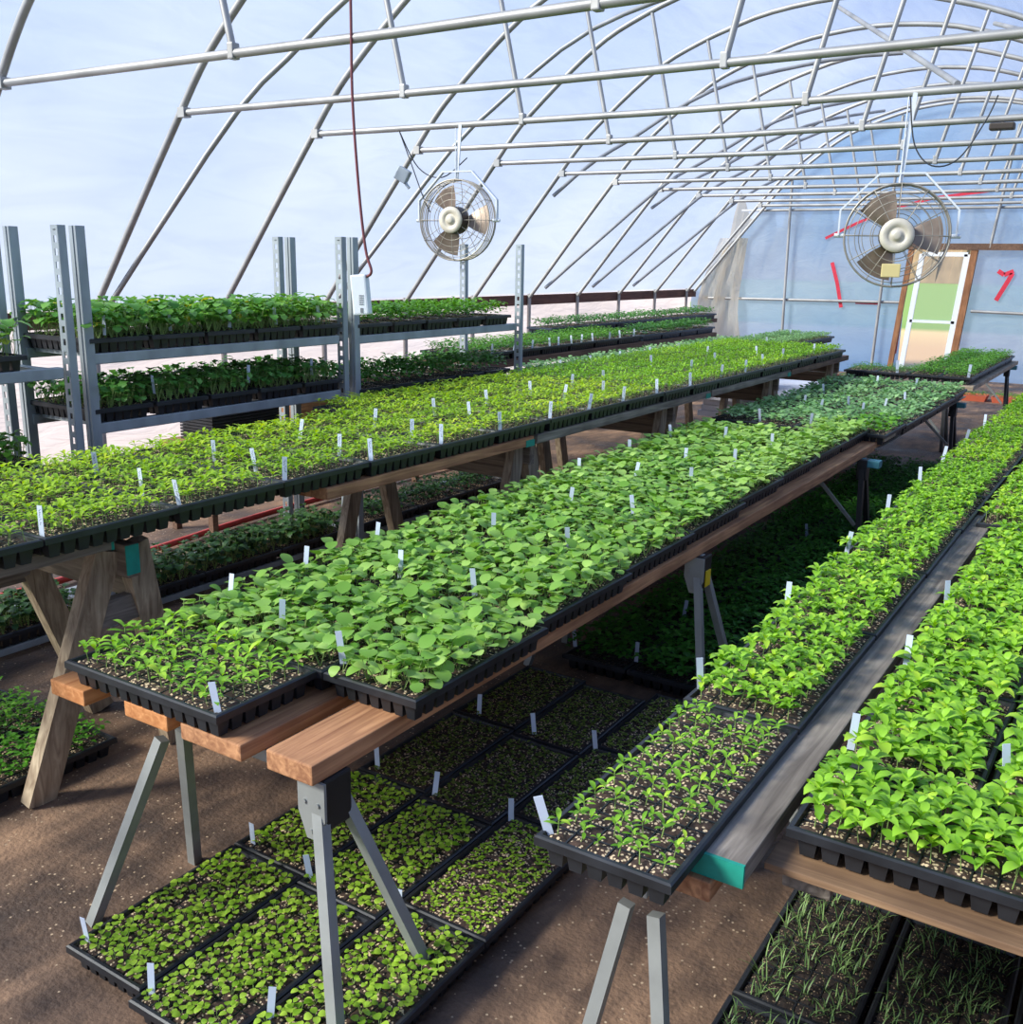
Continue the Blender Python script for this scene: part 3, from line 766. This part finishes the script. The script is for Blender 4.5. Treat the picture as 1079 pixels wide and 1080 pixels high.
for sh_, rk, pos, kd, mt, s in RK:
    for i, (y, z) in enumerate(pos):
        what = {'leaf_radish': 'pale leafy', 'leaf_mid': 'mid-green leafy', 'leaf_dark': 'dark leafy', 'leaf_shade': 'deep-green leafy'}[mt]
        low = z < .2
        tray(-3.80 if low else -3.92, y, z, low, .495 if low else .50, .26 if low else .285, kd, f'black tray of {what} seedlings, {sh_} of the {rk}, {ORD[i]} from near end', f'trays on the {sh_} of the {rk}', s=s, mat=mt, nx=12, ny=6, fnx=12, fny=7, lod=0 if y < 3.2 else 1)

# --- far left benches
def colF(x, y0, n, z, kind, mat, s, what, where, tm='plastic', st=.5, miss=.03):
    for i in range(n):
        tray(x, y0+st/2+st*i, z, True, st-.008, .272, kind, f'black tray of {what} seedlings, {where}, {ORD[i]} from near end', f'trays on {where}', s=s, mat=mat, nx=12, ny=6, fnx=11, fny=6, tmat=tm, miss=miss)
colF(-3.74, 5.95, 8, .83, 'blue', 'leaf_blue', .8, 'blue-green', 'low bench behind left bench')
colF(-4.28, 6.0, 6, .92, 'cress', 'leaf_mid', 1.3, 'bright green', 'wall bench front column', st=.45)
colF(-4.56, 6.0, 6, .92, 'cress', 'leaf_mid', 1.3, 'bright green', 'wall bench rear column', st=.45)
colF(-4.28, 8.75, 4, .92, 'cress', 'leaf_dark', 1.6, 'dark green', 'far wall bench front column', 'plastic_blue', st=.45)
colF(-4.86, 8.0, 9, .99, 'radish', 'leaf_dark', .8, 'dark leafy', 'raised bench along the side wall', 'plastic_blue', st=.45)

# ------------------------------------------------------------------ plant tags
tg = []
for v in range(3):
    m = MB(); w = .0078; h = .085
    m.add([(-w,-.0006,0),(w,-.0006,0),(w,-.0006,h),(-w,-.0006,h),(-w,.0006,0),(w,.0006,0),(w,.0006,h),(-w,.0006,h)], [(0,1,2,3),(5,4,7,6),(0,4,5,1),(1,5,6,2),(3,2,6,7),(0,3,7,4)])
    m.cur = 1
    if v > 0:
        random.seed(v)
        z = .035
        while z < .078:
            a = R_(-.004,.001); m.add([(a,-.0009,z),(a+R_(.002,.005),-.0009,z+R_(-.001,.001)),(a+.004,-.0009,z+.0016),(a,-.0009,z+.0016)], [(0,1,2,3)]); z += R_(.0035,.006)
    tg.append(m.mesh('plant_tag', [M['tag'] , M['ink']]))
tgd = tg[0].copy(); tgd.materials[0] = M['tag_dull']
random.seed(21)
TAGS = {
'L': [(-2.34,1.42), (-2.88,1.96), (-2.53,1.87), (-2.28,1.84), (-2.75,2.34), (-2.51,2.31), (-2.29,2.26), (-2.84,2.85), (-2.48,2.69), (-2.80,3.26), (-2.30,2.68), (-2.49,3.13), (-2.80,3.69), (-2.30,3.10), (-2.59,3.70), (-2.79,4.11), (-2.30,3.53), (-2.82,4.57), (-2.30,3.94), (-2.59,4.56), (-2.82,5.02), (-2.30,4.33), (-2.53,4.86), (-2.79,5.36), (-2.31,4.70), (-2.31,5.12), (-2.32,5.57), (-2.37,6.19), (-2.35,6.59), (-2.41,7.12), (-2.47,7.74), (-2.42,8.4), (-2.99,6.45), (-2.64,6.33), (-2.73,6.99), (-2.7,7.8), (-3.0,7.5), (-2.99,8.9), (-3.2,10.2), (-3.3,9.4)],
'C': [(-1.56,1.30), (-1.79,1.70), (-2.03,1.75), (-1.51,1.62), (-2.06,2.07), (-1.80,2.20), (-1.54,2.20), (-2.08,2.42), (-1.85,2.75), (-1.54,2.75), (-2.08,3.79), (-1.83,3.27), (-1.84,3.86), (-1.56,3.28), (-1.60,3.91), (-1.80,4.31), (-2.11,4.37), (-2.14,4.94), (-1.88,5.03), (-1.61,4.99), (-1.60,4.43)],
'S2': [(-2.03,6.02), (-1.71,6.0), (-2.04,6.96), (-1.88,6.80), (-1.80,7.10), (-1.60,6.80), (-1.55,7.19), (-1.53,7.64), (-1.91,8.5), (-1.61,8.5), (-2.12,7.72)],
'S3': [(-1.93,9.32), (-1.35,9.34)],
'R': [(-.80,1.40), (-.81,2.12), (-.82,2.80), (-.83,3.50), (-.85,4.20), (-.88,4.90), (-.88,5.58), (-.88,6.28), (-.88,7.0)],
'LR': [(-.425,2.0), (-.425,2.53), (-.425,3.08), (-.13,2.03)],
'A': [(-1.86,1.14), (-1.60,1.11), (-1.35,1.2), (-1.85,1.63), (-1.61,1.60), (-1.35,1.62), (-1.60,2.10), (-1.34,2.13), (-1.84,2.13), (-1.80,2.62), (-1.56,2.60), (-1.34,2.62)],
'B': [(-1.80,3.30), (-1.53,3.30), (-1.55,3.85), (-1.8,4.4), (-1.53,5.5)],
'D': [(-2.66,1.58)],
'T1': [(-3.70,2.61), (-3.72,2.96), (-3.72,3.3), (-3.72,3.6), (-3.72,3.9)],
'M1': [(-3.72,2.57), (-3.72,2.85), (-3.72,3.4), (-3.72,3.84)],
'F2': [(-4.17,6.2),(-4.16,6.48), (-4.16,6.75), (-4.16,7.03), (-4.17,7.18), (-4.17,7.4), (-4.17,7.57), (-4.17,7.8), (-4.17,8.09), (-4.17,8.30), (-4.17,8.58)],
'F1': [(-3.64,6.3), (-3.64,6.76), (-3.65,7.27), (-3.65,7.82), (-3.64,8.4)],
}
used_lab = {}
for key, pts in TAGS.items():
    for (x, y) in pts:
        cands = [t for t in TRAYS if abs(x-t[0]) <= t[4]-.012 and abs(y-t[1]) <= t[5]-.008 and ((key in ('A','B','D')) == (t[2] < .1))]
        if key == 'T1': cands = [t for t in cands if t[2] > 1.1]
        elif key == 'M1': cands = [t for t in cands if .85 < t[2] < 1.1]
        if not cands:
            cc = [t for t in TRAYS if ((key in ('A','B','D')) == (t[2] < .1)) and (key not in ('T1','M1'))]
            if not cc: continue
            t = min(cc, key=lambda t: max(abs(x-t[0])-t[4]+.02, 0)+max(abs(y-t[1])-t[5]+.02, 0))
            x = max(min(x, t[0]+t[4]-.02), t[0]-t[4]+.02); y = max(min(y, t[1]+t[5]-.02), t[1]-t[5]+.02)
        else: t = cands[0]
        k = 1.0
        if key == 'R' and y < 1.6: k = 1.1
        if key in ('S3',): k = 1.5
        me = tg[1] if key == 'L' else (tgd if key in ('B',) else tg[0])
        if key == 'L': me = random.choice(tg[1:])
        lift = {'LR':.035,'R':.03,'C':.03,'L':.012,'S2':.02,'B':.04,'T1':.03,'M1':.05}.get(key, 0) if not (key in ('C','R') and y < 1.6) else 0
        o = obj('plant_tag', me, None, (x, y, t[2]-.02+lift), (R_(-.2,.2), R_(-.15,.15), R_(.1,.7)), (k, k, k))
        if key == 'R' and y < 1.6: o.rotation_euler = (.05,-.28,.45)
        if key == 'D': o.rotation_euler = (.1,-.4,.6)
        where = t[3].split(', ', 1)[1]
        n = used_lab.get(t[3], 0); used_lab[t[3]] = n+1
        pre = ['white plant tag in tray:', 'another white tag in tray:', 'one more white tag in tray:', 'extra white tag in tray:'][min(n, 3)]
        tag(o, pre+' '+where, 'plant tag', 'white plant tags stuck in the trays')

# ------------------------------------------------------------------ boards
def board(a, b, mat, label, name='board', r=.004):
    c = [(p+q)/2 for p, q in zip(a, b)]
    m = MB(); m.bevbox([p-q for p, q in zip(a, c)], [p-q for p, q in zip(b, c)], r)
    return tag(obj(name, m.mesh(name, M[mat] if isinstance(mat, str) else mat), None, c), label, 'board')
ZC = .588
board((-1.44,1.315,ZC-.045), (-1.31,6.17,ZC), 'w_brown', 'thick brown board under the right edge of centre bench trays')
board((-1.69,1.30,ZC-.042), (-1.50,5.9,ZC-.003), 'w_brown', 'wide brown board under the middle of centre bench trays')
board((-1.885,1.30,ZC-.04), (-1.735,5.9,ZC-.001), 'w_orange', 'orange-brown board under pepper tray, second from left')
board((-2.13,1.275,ZC-.04), (-2.0,5.9,ZC-.001), 'w_orange', 'orange-brown board under pepper tray at its far left corner')
board((-1.47,5.93,.593-.035), (-1.29,8.95,.555), 'w_grey', 'grey board under right side of the sagging bench')
board((-2.33,5.93,.52), (-2.1,8.95,.555), 'w_grey', 'grey board under left side of the sagging bench')
board((-1.40,6.0,.592), (-1.27,6.28,.612), 'w_light', 'short scrap of plywood at the joint between centre benches')
board((-1.5,9.2,.577), (-1.28,12.2,.615), 'w_light', 'pale board under right side of the farthest centre bench')
board((-2.42,9.2,.577), (-2.2,9.82,.615), 'w_grey', 'grey board under left side of the farthest centre bench')
# left bench boards
nb = board((-2.50,-.3,.775), (-2.395,1.66,.817), 'w_grey', 'weathered grey board at near end of left bench with teal tip')
o = None
m = MB(); m.box((-2.501,1.655,.774), (-2.394,1.664,.818)); obj('paint_tip', m.mesh('paint_tip', M['teal']), nb, tuple(-v for v in nb.location), label='teal painted tip')
for i, (a, b, mt, w) in enumerate([(2.45,3.80,'w_brown','brown board under aisle edge of left bench, second from near end'), (3.83,5.9,'w_grey','grey board under aisle edge of left bench, third from near end'), (5.93,7.5,'w_grey','grey board under aisle edge of left bench, fourth from near end'), (7.53,9.15,'w_dark','dark board under aisle edge at far end of left bench')]):
    nb = board((-2.46,a,.775), (-2.32,b,.817), mt, w)
    if i < 3:
        m = MB(); m.box((-2.325,b-.07,.773),(-2.317,b,.803)); obj('paint_mark', m.mesh('paint_mark', M['teal']), nb, tuple(-v for v in nb.location), label='teal paint mark')
for i, x in enumerate((-2.80,-3.08,-3.36)):
    board((x-.07,.9 if i < 2 else 3.5,.775), (x+.07,9.3 if i == 0 else 10.8,.817), 'w_dark', ['inner board under left bench trays, nearest the aisle','inner board under left bench trays, in the middle','inner board under left bench trays, nearest the racks'][i])
# right bench boards
nb = board((-.605,1.52,.52), (-.478,4.55,.562), 'w_grey', 'weathered grey board with teal painted end beside pepper trays')
m = MB(); m.box((-.606,1.514,.519), (-.477,1.522,.563)); obj('paint_tip', m.mesh('paint_tip', M['teal']), nb, tuple(-v for v in nb.location), label='teal painted end face')
board((-.78,1.50,.478), (-.53,9.2,.518), 'w_brown', 'brown board beneath the grey teal-ended board')
board((-.475,1.625,.500), (.85,4.3,.514), 'w_ply', 'plywood sheet carrying the large-leaved pepper trays', 'plywood_sheet', .002)
board((-.52,4.32,.498), (.85,7.5,.514), 'w_ply', 'plywood sheet carrying pepper trays beyond the gap', 'plywood_sheet', .002)
board((-.45,1.66,.455), (-.36,7.0,.496), 'w_grey', 'grey board under the plywood sheet', 'board')

# ------------------------------------------------------------------ wooden sawhorses (left bench)
def wood_saw(y, zt, x0, x1, label, sp=.25, teal=False, fo=-.06):
    t = empty('wooden_sawhorse', ((x0+x1)/2, y, 0), label, 'sawhorse', 'wooden sawhorses under the left benches')
    hx = abs(x1-x0)/2
    m = MB(); m.bevbox((-hx,-.02,zt-.10),(hx,.02,zt), .003); obj('top_beam', m.mesh('top_beam', M['w_grey_x']), t)
    for sx in (-1, 1):
        for sy in (-1, 1):
            m = MB(); m.prism((sx*(hx+fo),sy*sp,0), (sx*(hx-.06),sy*.045,zt-.015), .085, .045, (1,0,0), .085, .045)
            obj('leg', m.mesh('leg', M['w_grey_z']), t)
        m = MB(); m.bevbox((sx*(hx-.10)-.02,-.085,zt-.26),(sx*(hx-.10)+.02,.085,zt-.18), .003); obj('brace', m.mesh('brace', M['w_grey']), t)
    m = MB(); m.bevbox((-hx+.1,.06,zt-.2),(hx-.1,.08,zt-.11), .003); obj('rail', m.mesh('rail', M['w_grey_x']), t)
    if teal:
        m = MB(); m.box((hx,-.022,zt-.09),(hx+.004,.022,zt-.002)); obj('paint_tip', m.mesh('paint_tip', M['teal']), t, label='teal painted end')
    return t
wood_saw(1.73, .772, -3.2, -2.41, 'weathered wooden sawhorse in front, its pale leg beside the pepper tray', fo=-.19, teal=True)
wood_saw(3.85, .772, -3.4, -2.36, 'wooden sawhorse under left bench, second from near end')
wood_saw(5.45, .772, -3.4, -2.36, 'wooden sawhorse under left bench, third from near end')
wood_saw(7.35, .772, -3.4, -2.36, 'wooden sawhorse under left bench, fourth from near end')
wood_saw(9.0, .772, -3.4, -2.36, 'wooden sawhorse under far end of left bench')
wood_saw(6.2, .765, -4.75, -3.60, 'wooden sawhorse under the low bench behind left bench')
wood_saw(8.6, .765, -4.75, -3.60, 'wooden sawhorse under the benches by the side wall')
board((-3.85,5.92,.727), (-3.62,9.98,.766), 'w_grey', 'grey board carrying the blue-green trays behind left bench')
board((-4.72,5.95,.80), (-4.14,8.72,.856), 'w_dark', 'dark board carrying the bright green trays by side wall')
board((-4.42,8.74,.80), (-4.14,10.6,.856), 'w_dark', 'dark board under the blue trays by side wall')
board((-5.0,7.9,.88), (-4.73,12.1,.927), 'w_dark', 'dark board carrying the raised trays by side wall')
wood_saw(11.3, .875, -5.15, -4.55, 'narrow wooden sawhorse under the raised wall trays', teal=False)

# ------------------------------------------------------------------ metal sawhorses
def metal_saw(x0, x1, y, zt, label, black=False, sp=.155, beam='saw_metal', sticker=False, splay=.06, turn=None, bare=()):
    t = empty('folding_sawhorse', ((x0+x1)/2, y, 0), label, 'sawhorse', 'folding sawhorses under the benches')
    if turn: t.location = (turn[0], turn[1], 0); t.rotation_euler = (0, 0, PI/2)
    hx = (x1-x0)/2; lm = 'saw_black' if black else 'saw_metal'
    m = MB(); m.bevbox((-hx+.03,-.014,zt-.03),(hx-.03,.014,zt), .004)
    if black: m.bevbox((hx-.02,-.035,zt-.045),(hx+.05,.035,zt-.004), .005)
    obj('top_beam', m.mesh('top_beam', M[beam]), t)
    for sx in (-1, 1):
        for sy in (-1, 1):
            m = MB(); m.prism((sx*(hx+splay),sy*sp,0), (sx*(hx-.04),sy*.03,zt-.06), .026 if not black else .04, .026, (1,0,0)); 
            obj('leg', m.mesh('leg', M[lm]), t)
        if sx in bare: continue
        m = MB()
        m.bevbox((sx*(hx-.04)-.03,-.04,zt-.12),(sx*(hx-.04)+.026,.04,zt-.002), .006); hb = obj('hinge_bracket', m.mesh('hinge_bracket', M['saw_black']), t)
        m = MB()
        yf = -.048
        m.add([(sx*(hx-.04)-.045,yf,zt-.004),(sx*(hx-.04)+.03,yf,zt-.004),(sx*(hx-.04)+.03,yf,zt-.09),(sx*(hx-.04)+.005,yf,zt-.14),(sx*(hx-.04)-.022,yf,zt-.14),(sx*(hx-.04)-.045,yf,zt-.08),
               (sx*(hx-.04)-.045,yf+.007,zt-.004),(sx*(hx-.04)+.03,yf+.007,zt-.004),(sx*(hx-.04)+.03,yf+.007,zt-.09),(sx*(hx-.04)+.005,yf+.007,zt-.14),(sx*(hx-.04)-.022,yf+.007,zt-.14),(sx*(hx-.04)-.045,yf+.007,zt-.08)],
              [(5,4,3,2,1,0),(6,7,8,9,10,11)]+[(i,(i+1)%6,(i+1)%6+6,i+6) for i in range(6)])
        for bx, bz in ((-.025,-.055),(.012,-.055),(-.008,-.12)): m.tube([(sx*(hx-.04)+bx,yf-.004,zt+bz),(sx*(hx-.04)+bx,yf,zt+bz)], .005, 8)
        if not black: obj('gusset_plate', m.mesh('gusset_plate', M['saw_metal']), hb, label='grey steel gusset plate')
    if sticker:
        m = MB(); m.box((hx-.012,-.025,zt-.115),(hx-.008,.02,zt-.055)); obj('sticker', m.mesh('sticker', M['yellow']), t, label='yellow warning sticker')
    if black:
        m = MB(); m.prism((hx-.05,-.03,.16),(hx-.38,0,zt-.05), .02, .012, (0,1,0)); obj('diagonal_brace', m.mesh('diagonal_brace', M['saw_metal']), t, label='grey steel diagonal brace')
    return t
metal_saw(-1.87, -1.29, 1.385, .543, 'grey folding sawhorse at near end of centre bench', splay=.11, bare=(-1,))
metal_saw(-1.90, -1.27, 3.35, .543, 'grey folding sawhorse with yellow sticker, second under centre bench', sticker=True)
metal_saw(-2.15, -1.26, 5.68, .543, 'black-legged sawhorse with teal top near the centre bench joint', True, beam='teal_blue', sp=.12, splay=.0)
metal_saw(-2.25, -1.32, 8.85, .518, 'black-legged sawhorse with teal top under the sagging bench', True, beam='teal_blue', sp=.12, splay=.0)
metal_saw(-1.85, -1.32, 12.05, .575, 'black-legged sawhorse with teal top under farthest centre bench', True, beam='teal_blue', sp=.12, splay=.0)
metal_saw(-2.35, -1.5, 9.5, .575, 'black-legged sawhorse under near end of farthest centre bench', True, beam='teal_blue', sp=.12, splay=.0)
metal_saw(-.42, .42, 0, .475, 'grey folding sawhorse at near end of right bench', sp=.10, splay=.02, turn=(-.66, 1.88), bare=(-1, 1))
metal_saw(-.74, .3, 3.6, .453, 'grey folding sawhorse, second under right bench')
metal_saw(-.74, .3, 6.3, .453, 'grey folding sawhorse, third under right bench')

# ------------------------------------------------------------------ fans
def fan(loc, rz, top, label, box=False, R=.265):
    t = empty('circulation_fan', loc, label, 'fan', None, rz)
    # local: axis = y (front is -y), x right, z up
    m = MB()
    for yy, rs in ((-.075, (.30,.5,.66,.8,.92,1.0)), (.075, (.45,.72,1.0))):
        for k in rs:
            r = R*k; dy = yy*(1-.35*k**4)+(-.03 if yy < 0 else .0)*(1-k)
            m.tube([(r*math.cos(2*PI*j/36), dy, r*math.sin(2*PI*j/36)) for j in range(36)], .0022 if k < 1 else .005, 5, closed=True)
    for k in (1.0,):
        for yy in (-.025,.0,.025): m.tube([(R*1.01*math.cos(2*PI*j/40), yy, R*1.01*math.sin(2*PI*j/40)) for j in range(40)], .003, 5, closed=True)
    for j in range(12):
        a = 2*PI*j/12
        for yy in (-.09,.075):
            m.tube([(R*q*math.cos(a), yy*(1-.4*q**4), R*q*math.sin(a)) for q in (.2,.5,.75,.9,1.0)], .002, 5)
        m.tube([(R*math.cos(a), -.05, R*math.sin(a)), (R*math.cos(a), .05, R*math.sin(a))], .0025, 5)
    obj('guard', m.mesh('guard', M['wire']), t)
    for j in range(3):
        m = MB(); a0 = PI/2+.55+j*2*PI/3; vs = []; fs = []; nr, na = 7, 8
        for i in range(nr+1):
            q = .2+.68*i/nr; wdt = .95*math.sin(min(1, .25+q)*PI*.62)
            for k in range(na+1):
                a = a0+(k/na-.5)*wdt; vs.append((R*q*math.cos(a), .012+.05*(k/na-.5)*(1.1-q*.5), R*q*math.sin(a)))
        for i in range(nr):
            for k in range(na): fs.append((i*(na+1)+k, i*(na+1)+k+1, (i+1)*(na+1)+k+1, (i+1)*(na+1)+k))
        m.add(vs, fs, True); obj('blade', m.mesh('blade', M['fan_blade']), t)
    rot = Matrix.Rotation(PI/2, 4, 'X')
    m = MB(); m.lathe([(.0,-.02),(.085,-.018),(.092,.0),(.092,.07),(.088,.1)], 24, rot)
    mo = obj('motor', m.mesh('motor', M['fan_dark']), t)
    m = MB(); m.lathe([(.084,.098),(.088,.104),(.084,.112),(.05,.114),(.046,.108),(.03,.108),(.024,.12),(.014,.124),(.0,.124)], 24, rot)
    obj('hub_cap', m.mesh('hub_cap', M['fan_motor']), mo, label='cream hub cap')
    if box:
        m = MB(); m.bevbox((-.06,-.115,-.215),(.035,-.075,-.145), .005); obj('switch_box', m.mesh('switch_box', M['fan_box']), t, label='yellowed switch box')
    # yoke bracket
    m = MB(); P = [(-R*1.12,0,0),(-R*1.12,0,R*.5),(-R*.42,0,R*1.2),(R*.42,0,R*1.2),(R*1.12,0,R*.5),(R*1.12,0,0)]
    for a, b in zip(P, P[1:]): m.prism(a, b, .024, .006, (0,1,0)) if False else m.prism(a, b, .009, .03, (0,1,0))
    for sx in (-1, 1): m.tube([(sx*R*1.0,0,0),(sx*R*1.2,0,0)], .011, 8)
    obj('yoke', m.mesh('yoke', M['white']), t)
    m = MB(); z0 = R*1.19; z1 = top-loc[2]
    m.prism((-.008,0,z0-.05),(.02,0,z1+.02), .022, .012, (0,1,0)); m.tube([(-.01,-.012,z0-.05),(-.01,-.012,z1)], .0035, 6)
    obj('hanger_strap', m.mesh('hanger_strap', M['white']), t)
    return t
fan((-1.275,5.76,1.745), .25, 2.44, 'large white-yoked fan with yellowed box hanging before the end wall', True)
fan((-4.17,5.76,1.845), .15, 2.44, 'fan hanging above the farthest galvanised rack, near the side film')
def wire(pts, r, mat, label, name='cable', catg='cable'):
    P = [Vector(p) for p in pts]; out = []
    PP = [P[0]]+P+[P[-1]]
    for i in range(1, len(PP)-2):
        for k in range(6):
            t = k/6; a, b, c, e = PP[i-1], PP[i], PP[i+1], PP[i+2]
            out.append(.5*((2*b)+(c-a)*t+(2*a-5*b+4*c-e)*t*t+(3*b-a-3*c+e)*t**3))
    out.append(P[-1]); m = MB(); m.tube(out, r, 6); return tag(obj(name, m.mesh(name, M[mat])), label, catg)
wire([(-1.27,5.72,2.44),(-1.22,5.70,2.2),(-1.12,5.68,2.09),(-1.0,5.7,2.12),(-.9,5.74,2.3),(-.86,5.76,2.42)], .004, 'cable_black', 'black power cable looping beside the large fan')
wire([(-4.66,5.74,2.45),(-4.55,5.72,2.25),(-4.42,5.70,2.0),(-4.36,5.70,1.9)], .004, 'cable_black', 'black cable dropping to the fan near the side film')
wire([(-4.66,5.74,2.45),(-4.5,5.75,2.2),(-4.3,5.76,2.13),(-4.1,5.77,2.25)], .004, 'cable_black', 'black cable looping from the cross bar to roof pipe')
m = MB(); m.bevbox((-.05,-.03,-.05),(.05,.03,.05), .008); m.tube([(.04,0,-.04),(.09,0,-.06)], .012, 8)
tag(obj('junction_box', m.mesh('junction_box', M['galv']), None, (-5.0,6.2,2.2), (0,.5,.3)), 'small grey junction box on a roof pipe left of the fan', 'electrical box')
m = MB(); m.bevbox((-.07,-.04,-.02),(.07,.04,.02), .008); tag(obj('junction_box', m.mesh('junction_box', M['fan_dark']), None, (-1.0,7.0,2.42)), 'small dark box under a cross bar right of the large fan', 'electrical box')
# thermostat on its cord
t = empty('thermostat', (-2.93,3.34,1.43), 'white thermostat box hanging on a brown cord before the racks', 'thermostat', None, .35)
m = MB(); m.bevbox((-.036,-.025,-.085),(.036,.025,.085), .008, Matrix.Rotation(-.08, 4, 'Y')); ho = obj('housing', m.mesh('housing', M['white']), t)
m = MB(); 
for k in range(5): m.box((.0,-.027,-.005-.009*k),(.02,-.0245,-.001-.009*k))
m.box((.005,-.0265,-.075),(.018,-.0245,-.055)); obj('vent', m.mesh('vent', M['slot']), ho)
wire([(-2.90,3.34,1.505),(-2.87,3.34,1.53),(-2.90,3.34,1.62),(-2.93,3.34,1.85),(-2.955,3.34,2.2),(-2.955,3.34,2.5),(-2.95,3.34,2.9),(-2.95,3.36,3.8)], .006, 'cable_red', 'brown-red cord hanging from the roof to the white thermostat', 'power_cable', 'cord')
# red hose
wire([(-4.4,1.6,.03),(-4.36,2.4,.03),(-4.36,2.76,.03),(-4.42,3.1,.03),(-4.45,3.44,.03),(-4.5,3.84,.03),(-4.54,4.4,.03),(-4.55,5.4,.03),(-4.5,6.4,.03)], .018, 'red', 'red hose lying on the floor behind the racks', 'garden_hose', 'hose')

# ------------------------------------------------------------------ odds and ends
m = MB(); hw, hl = .14, .27
for k in range(14):
    z = k*.018; m.box((-hw,-hl,z),(hw,hl,z+.012)); m.box((-hw+.012,-hl+.012,z+.012),(hw-.012,hl-.012,z+.018))
me = m.mesh('tray_stack', M['plastic'])
crate_y = 4.05
for i, (x, y, z, lab) in enumerate([(-4.62,4.08,.54,'stack of empty black trays behind the middle rack'), (-4.62,5.3,.54,'stack of empty black trays behind the farthest rack')]):
    t = tag(obj('tray_stack', me, None, (x, y, z)), lab, 'tray stack')
t = empty('work_table', (-4.62,4.7,0), 'wooden table behind the racks carrying stacked black trays', 'table')
m = MB(); m.bevbox((-.2,-1.0,.50),(.2,1.0,.54), .004); obj('tabletop', m.mesh('tabletop', M['w_brown']), t)
for sx in (-1, 1):
    for sy in (-1, 1):
        m = MB(); m.bevbox((sx*.16-.02,sy*.94-.02,0),(sx*.16+.02,sy*.94+.02,.50), .003); obj('leg', m.mesh('leg', M['w_dark']), t)
m = MB(); m.bevbox((-.12,-.18,0),(.12,.18,.22), .004); tag(obj('wooden_box', m.mesh('wooden_box', M['w_brown']), None, (-4.62,4.72,.54)), 'brown wooden box on the table between stacks of trays', 'box')
# white panels stacked under the far left bench
random.seed(5)
for k in range(4):
    m = MB(); m.bevbox((-.42,-1.0,0),(.42,1.0,.055), .004)
    tag(obj('white_panel', m.mesh('white_panel', M['panel_white']), None, (-3.38+.02*k,10.3+R_(-.05,.05),.12+.058*k), (0,0,R_(-.03,.03))), f'white panel in the stack beneath far end of left bench, {ORD[k]} from bottom', 'panel')
board((-3.7,9.5,.0), (-3.05,9.58,.118), 'w_dark', 'brown beam supporting the stack of white panels, near one', 'beam')
board((-3.7,11.0,.0), (-3.05,11.08,.118), 'w_dark', 'brown beam supporting the stack of white panels, far one', 'beam')
# terracotta trays on the floor at the far end
for i, (x, y) in enumerate([(-4.35,14.6),(-4.0,14.6),(-3.65,14.6),(-1.85,13.5),(-1.5,13.5)]):
    m = MB()
    for (r0, r1, z0, z1) in ((.13,.15,0,.07),):
        m.add([(-r0,-r0,z0),(r0,-r0,z0),(r0,r0,z0),(-r0,r0,z0),(-r1,-r1,z1),(r1,-r1,z1),(r1,r1,z1),(-r1,r1,z1),(-r1+.01,-r1+.01,z1),(r1-.01,-r1+.01,z1),(r1-.01,r1-.01,z1),(-r1+.01,r1-.01,z1),(-.13,-.13,.05),(.13,-.13,.05),(.13,.13,.05),(-.13,.13,.05)],
              [(3,2,1,0),(0,1,5,4),(1,2,6,5),(2,3,7,6),(3,0,4,7),(4,5,9,8),(5,6,10,9),(6,7,11,10),(7,4,8,11),(8,9,13,12),(9,10,14,13),(10,11,15,14),(11,8,12,15),(12,13,14,15)])
    o = tag(obj('planter_tray', m.mesh('planter_tray', M['terracotta']), None, (x, y, .001)), f'terracotta coloured planter of small seedlings near end wall, {ORD[i]} from the left', 'planter')
    f = obj('foliage', foliage('cress', None, .30, .28, 6, 6, 1.1, 'leaf_mid'), o); f['kind'] = 'stuff'
# ------------------------------------------------------------------ light
w = bpy.data.worlds.new('sky'); SC.world = w; w.use_nodes = True; nt = w.node_tree; nt.nodes.clear()
out = nt.nodes.new('ShaderNodeOutputWorld'); bg = nt.nodes.new('ShaderNodeBackground')
tc = nt.nodes.new('ShaderNodeTexCoord'); sx = nt.nodes.new('ShaderNodeSeparateXYZ'); nt.links.new(tc.outputs['Generated'], sx.inputs[0])
r = ramp(nt, [(0.0, lin((214,220,234))), (.3, lin((196,212,242))), (.6, lin((164,192,240))), (1.0, lin((150,184,238)))])
nt.links.new(sx.outputs[2], r.inputs['Fac']); nt.links.new(r.outputs['Color'], bg.inputs['Color']); bg.inputs['Strength'].default_value = .95
nt.links.new(bg.outputs[0], out.inputs['Surface'])
s = bpy.data.lights.new('sun', 'SUN'); s.energy = 10; s.angle = math.radians(16); s.color = (1, .87, .66)
so = bpy.data.objects.new('sun', s); COL.objects.link(so)
so.rotation_euler = Vector((.64,.74,-.62)).to_track_quat('-Z', 'Y').to_euler()
SC.view_settings.view_transform = 'Standard'
SC.view_settings.exposure = 0.22
SC.cycles.max_bounces = 8; SC.cycles.transparent_max_bounces = 12; SC.cycles.diffuse_bounces = 4
SC.cycles.use_denoising = True
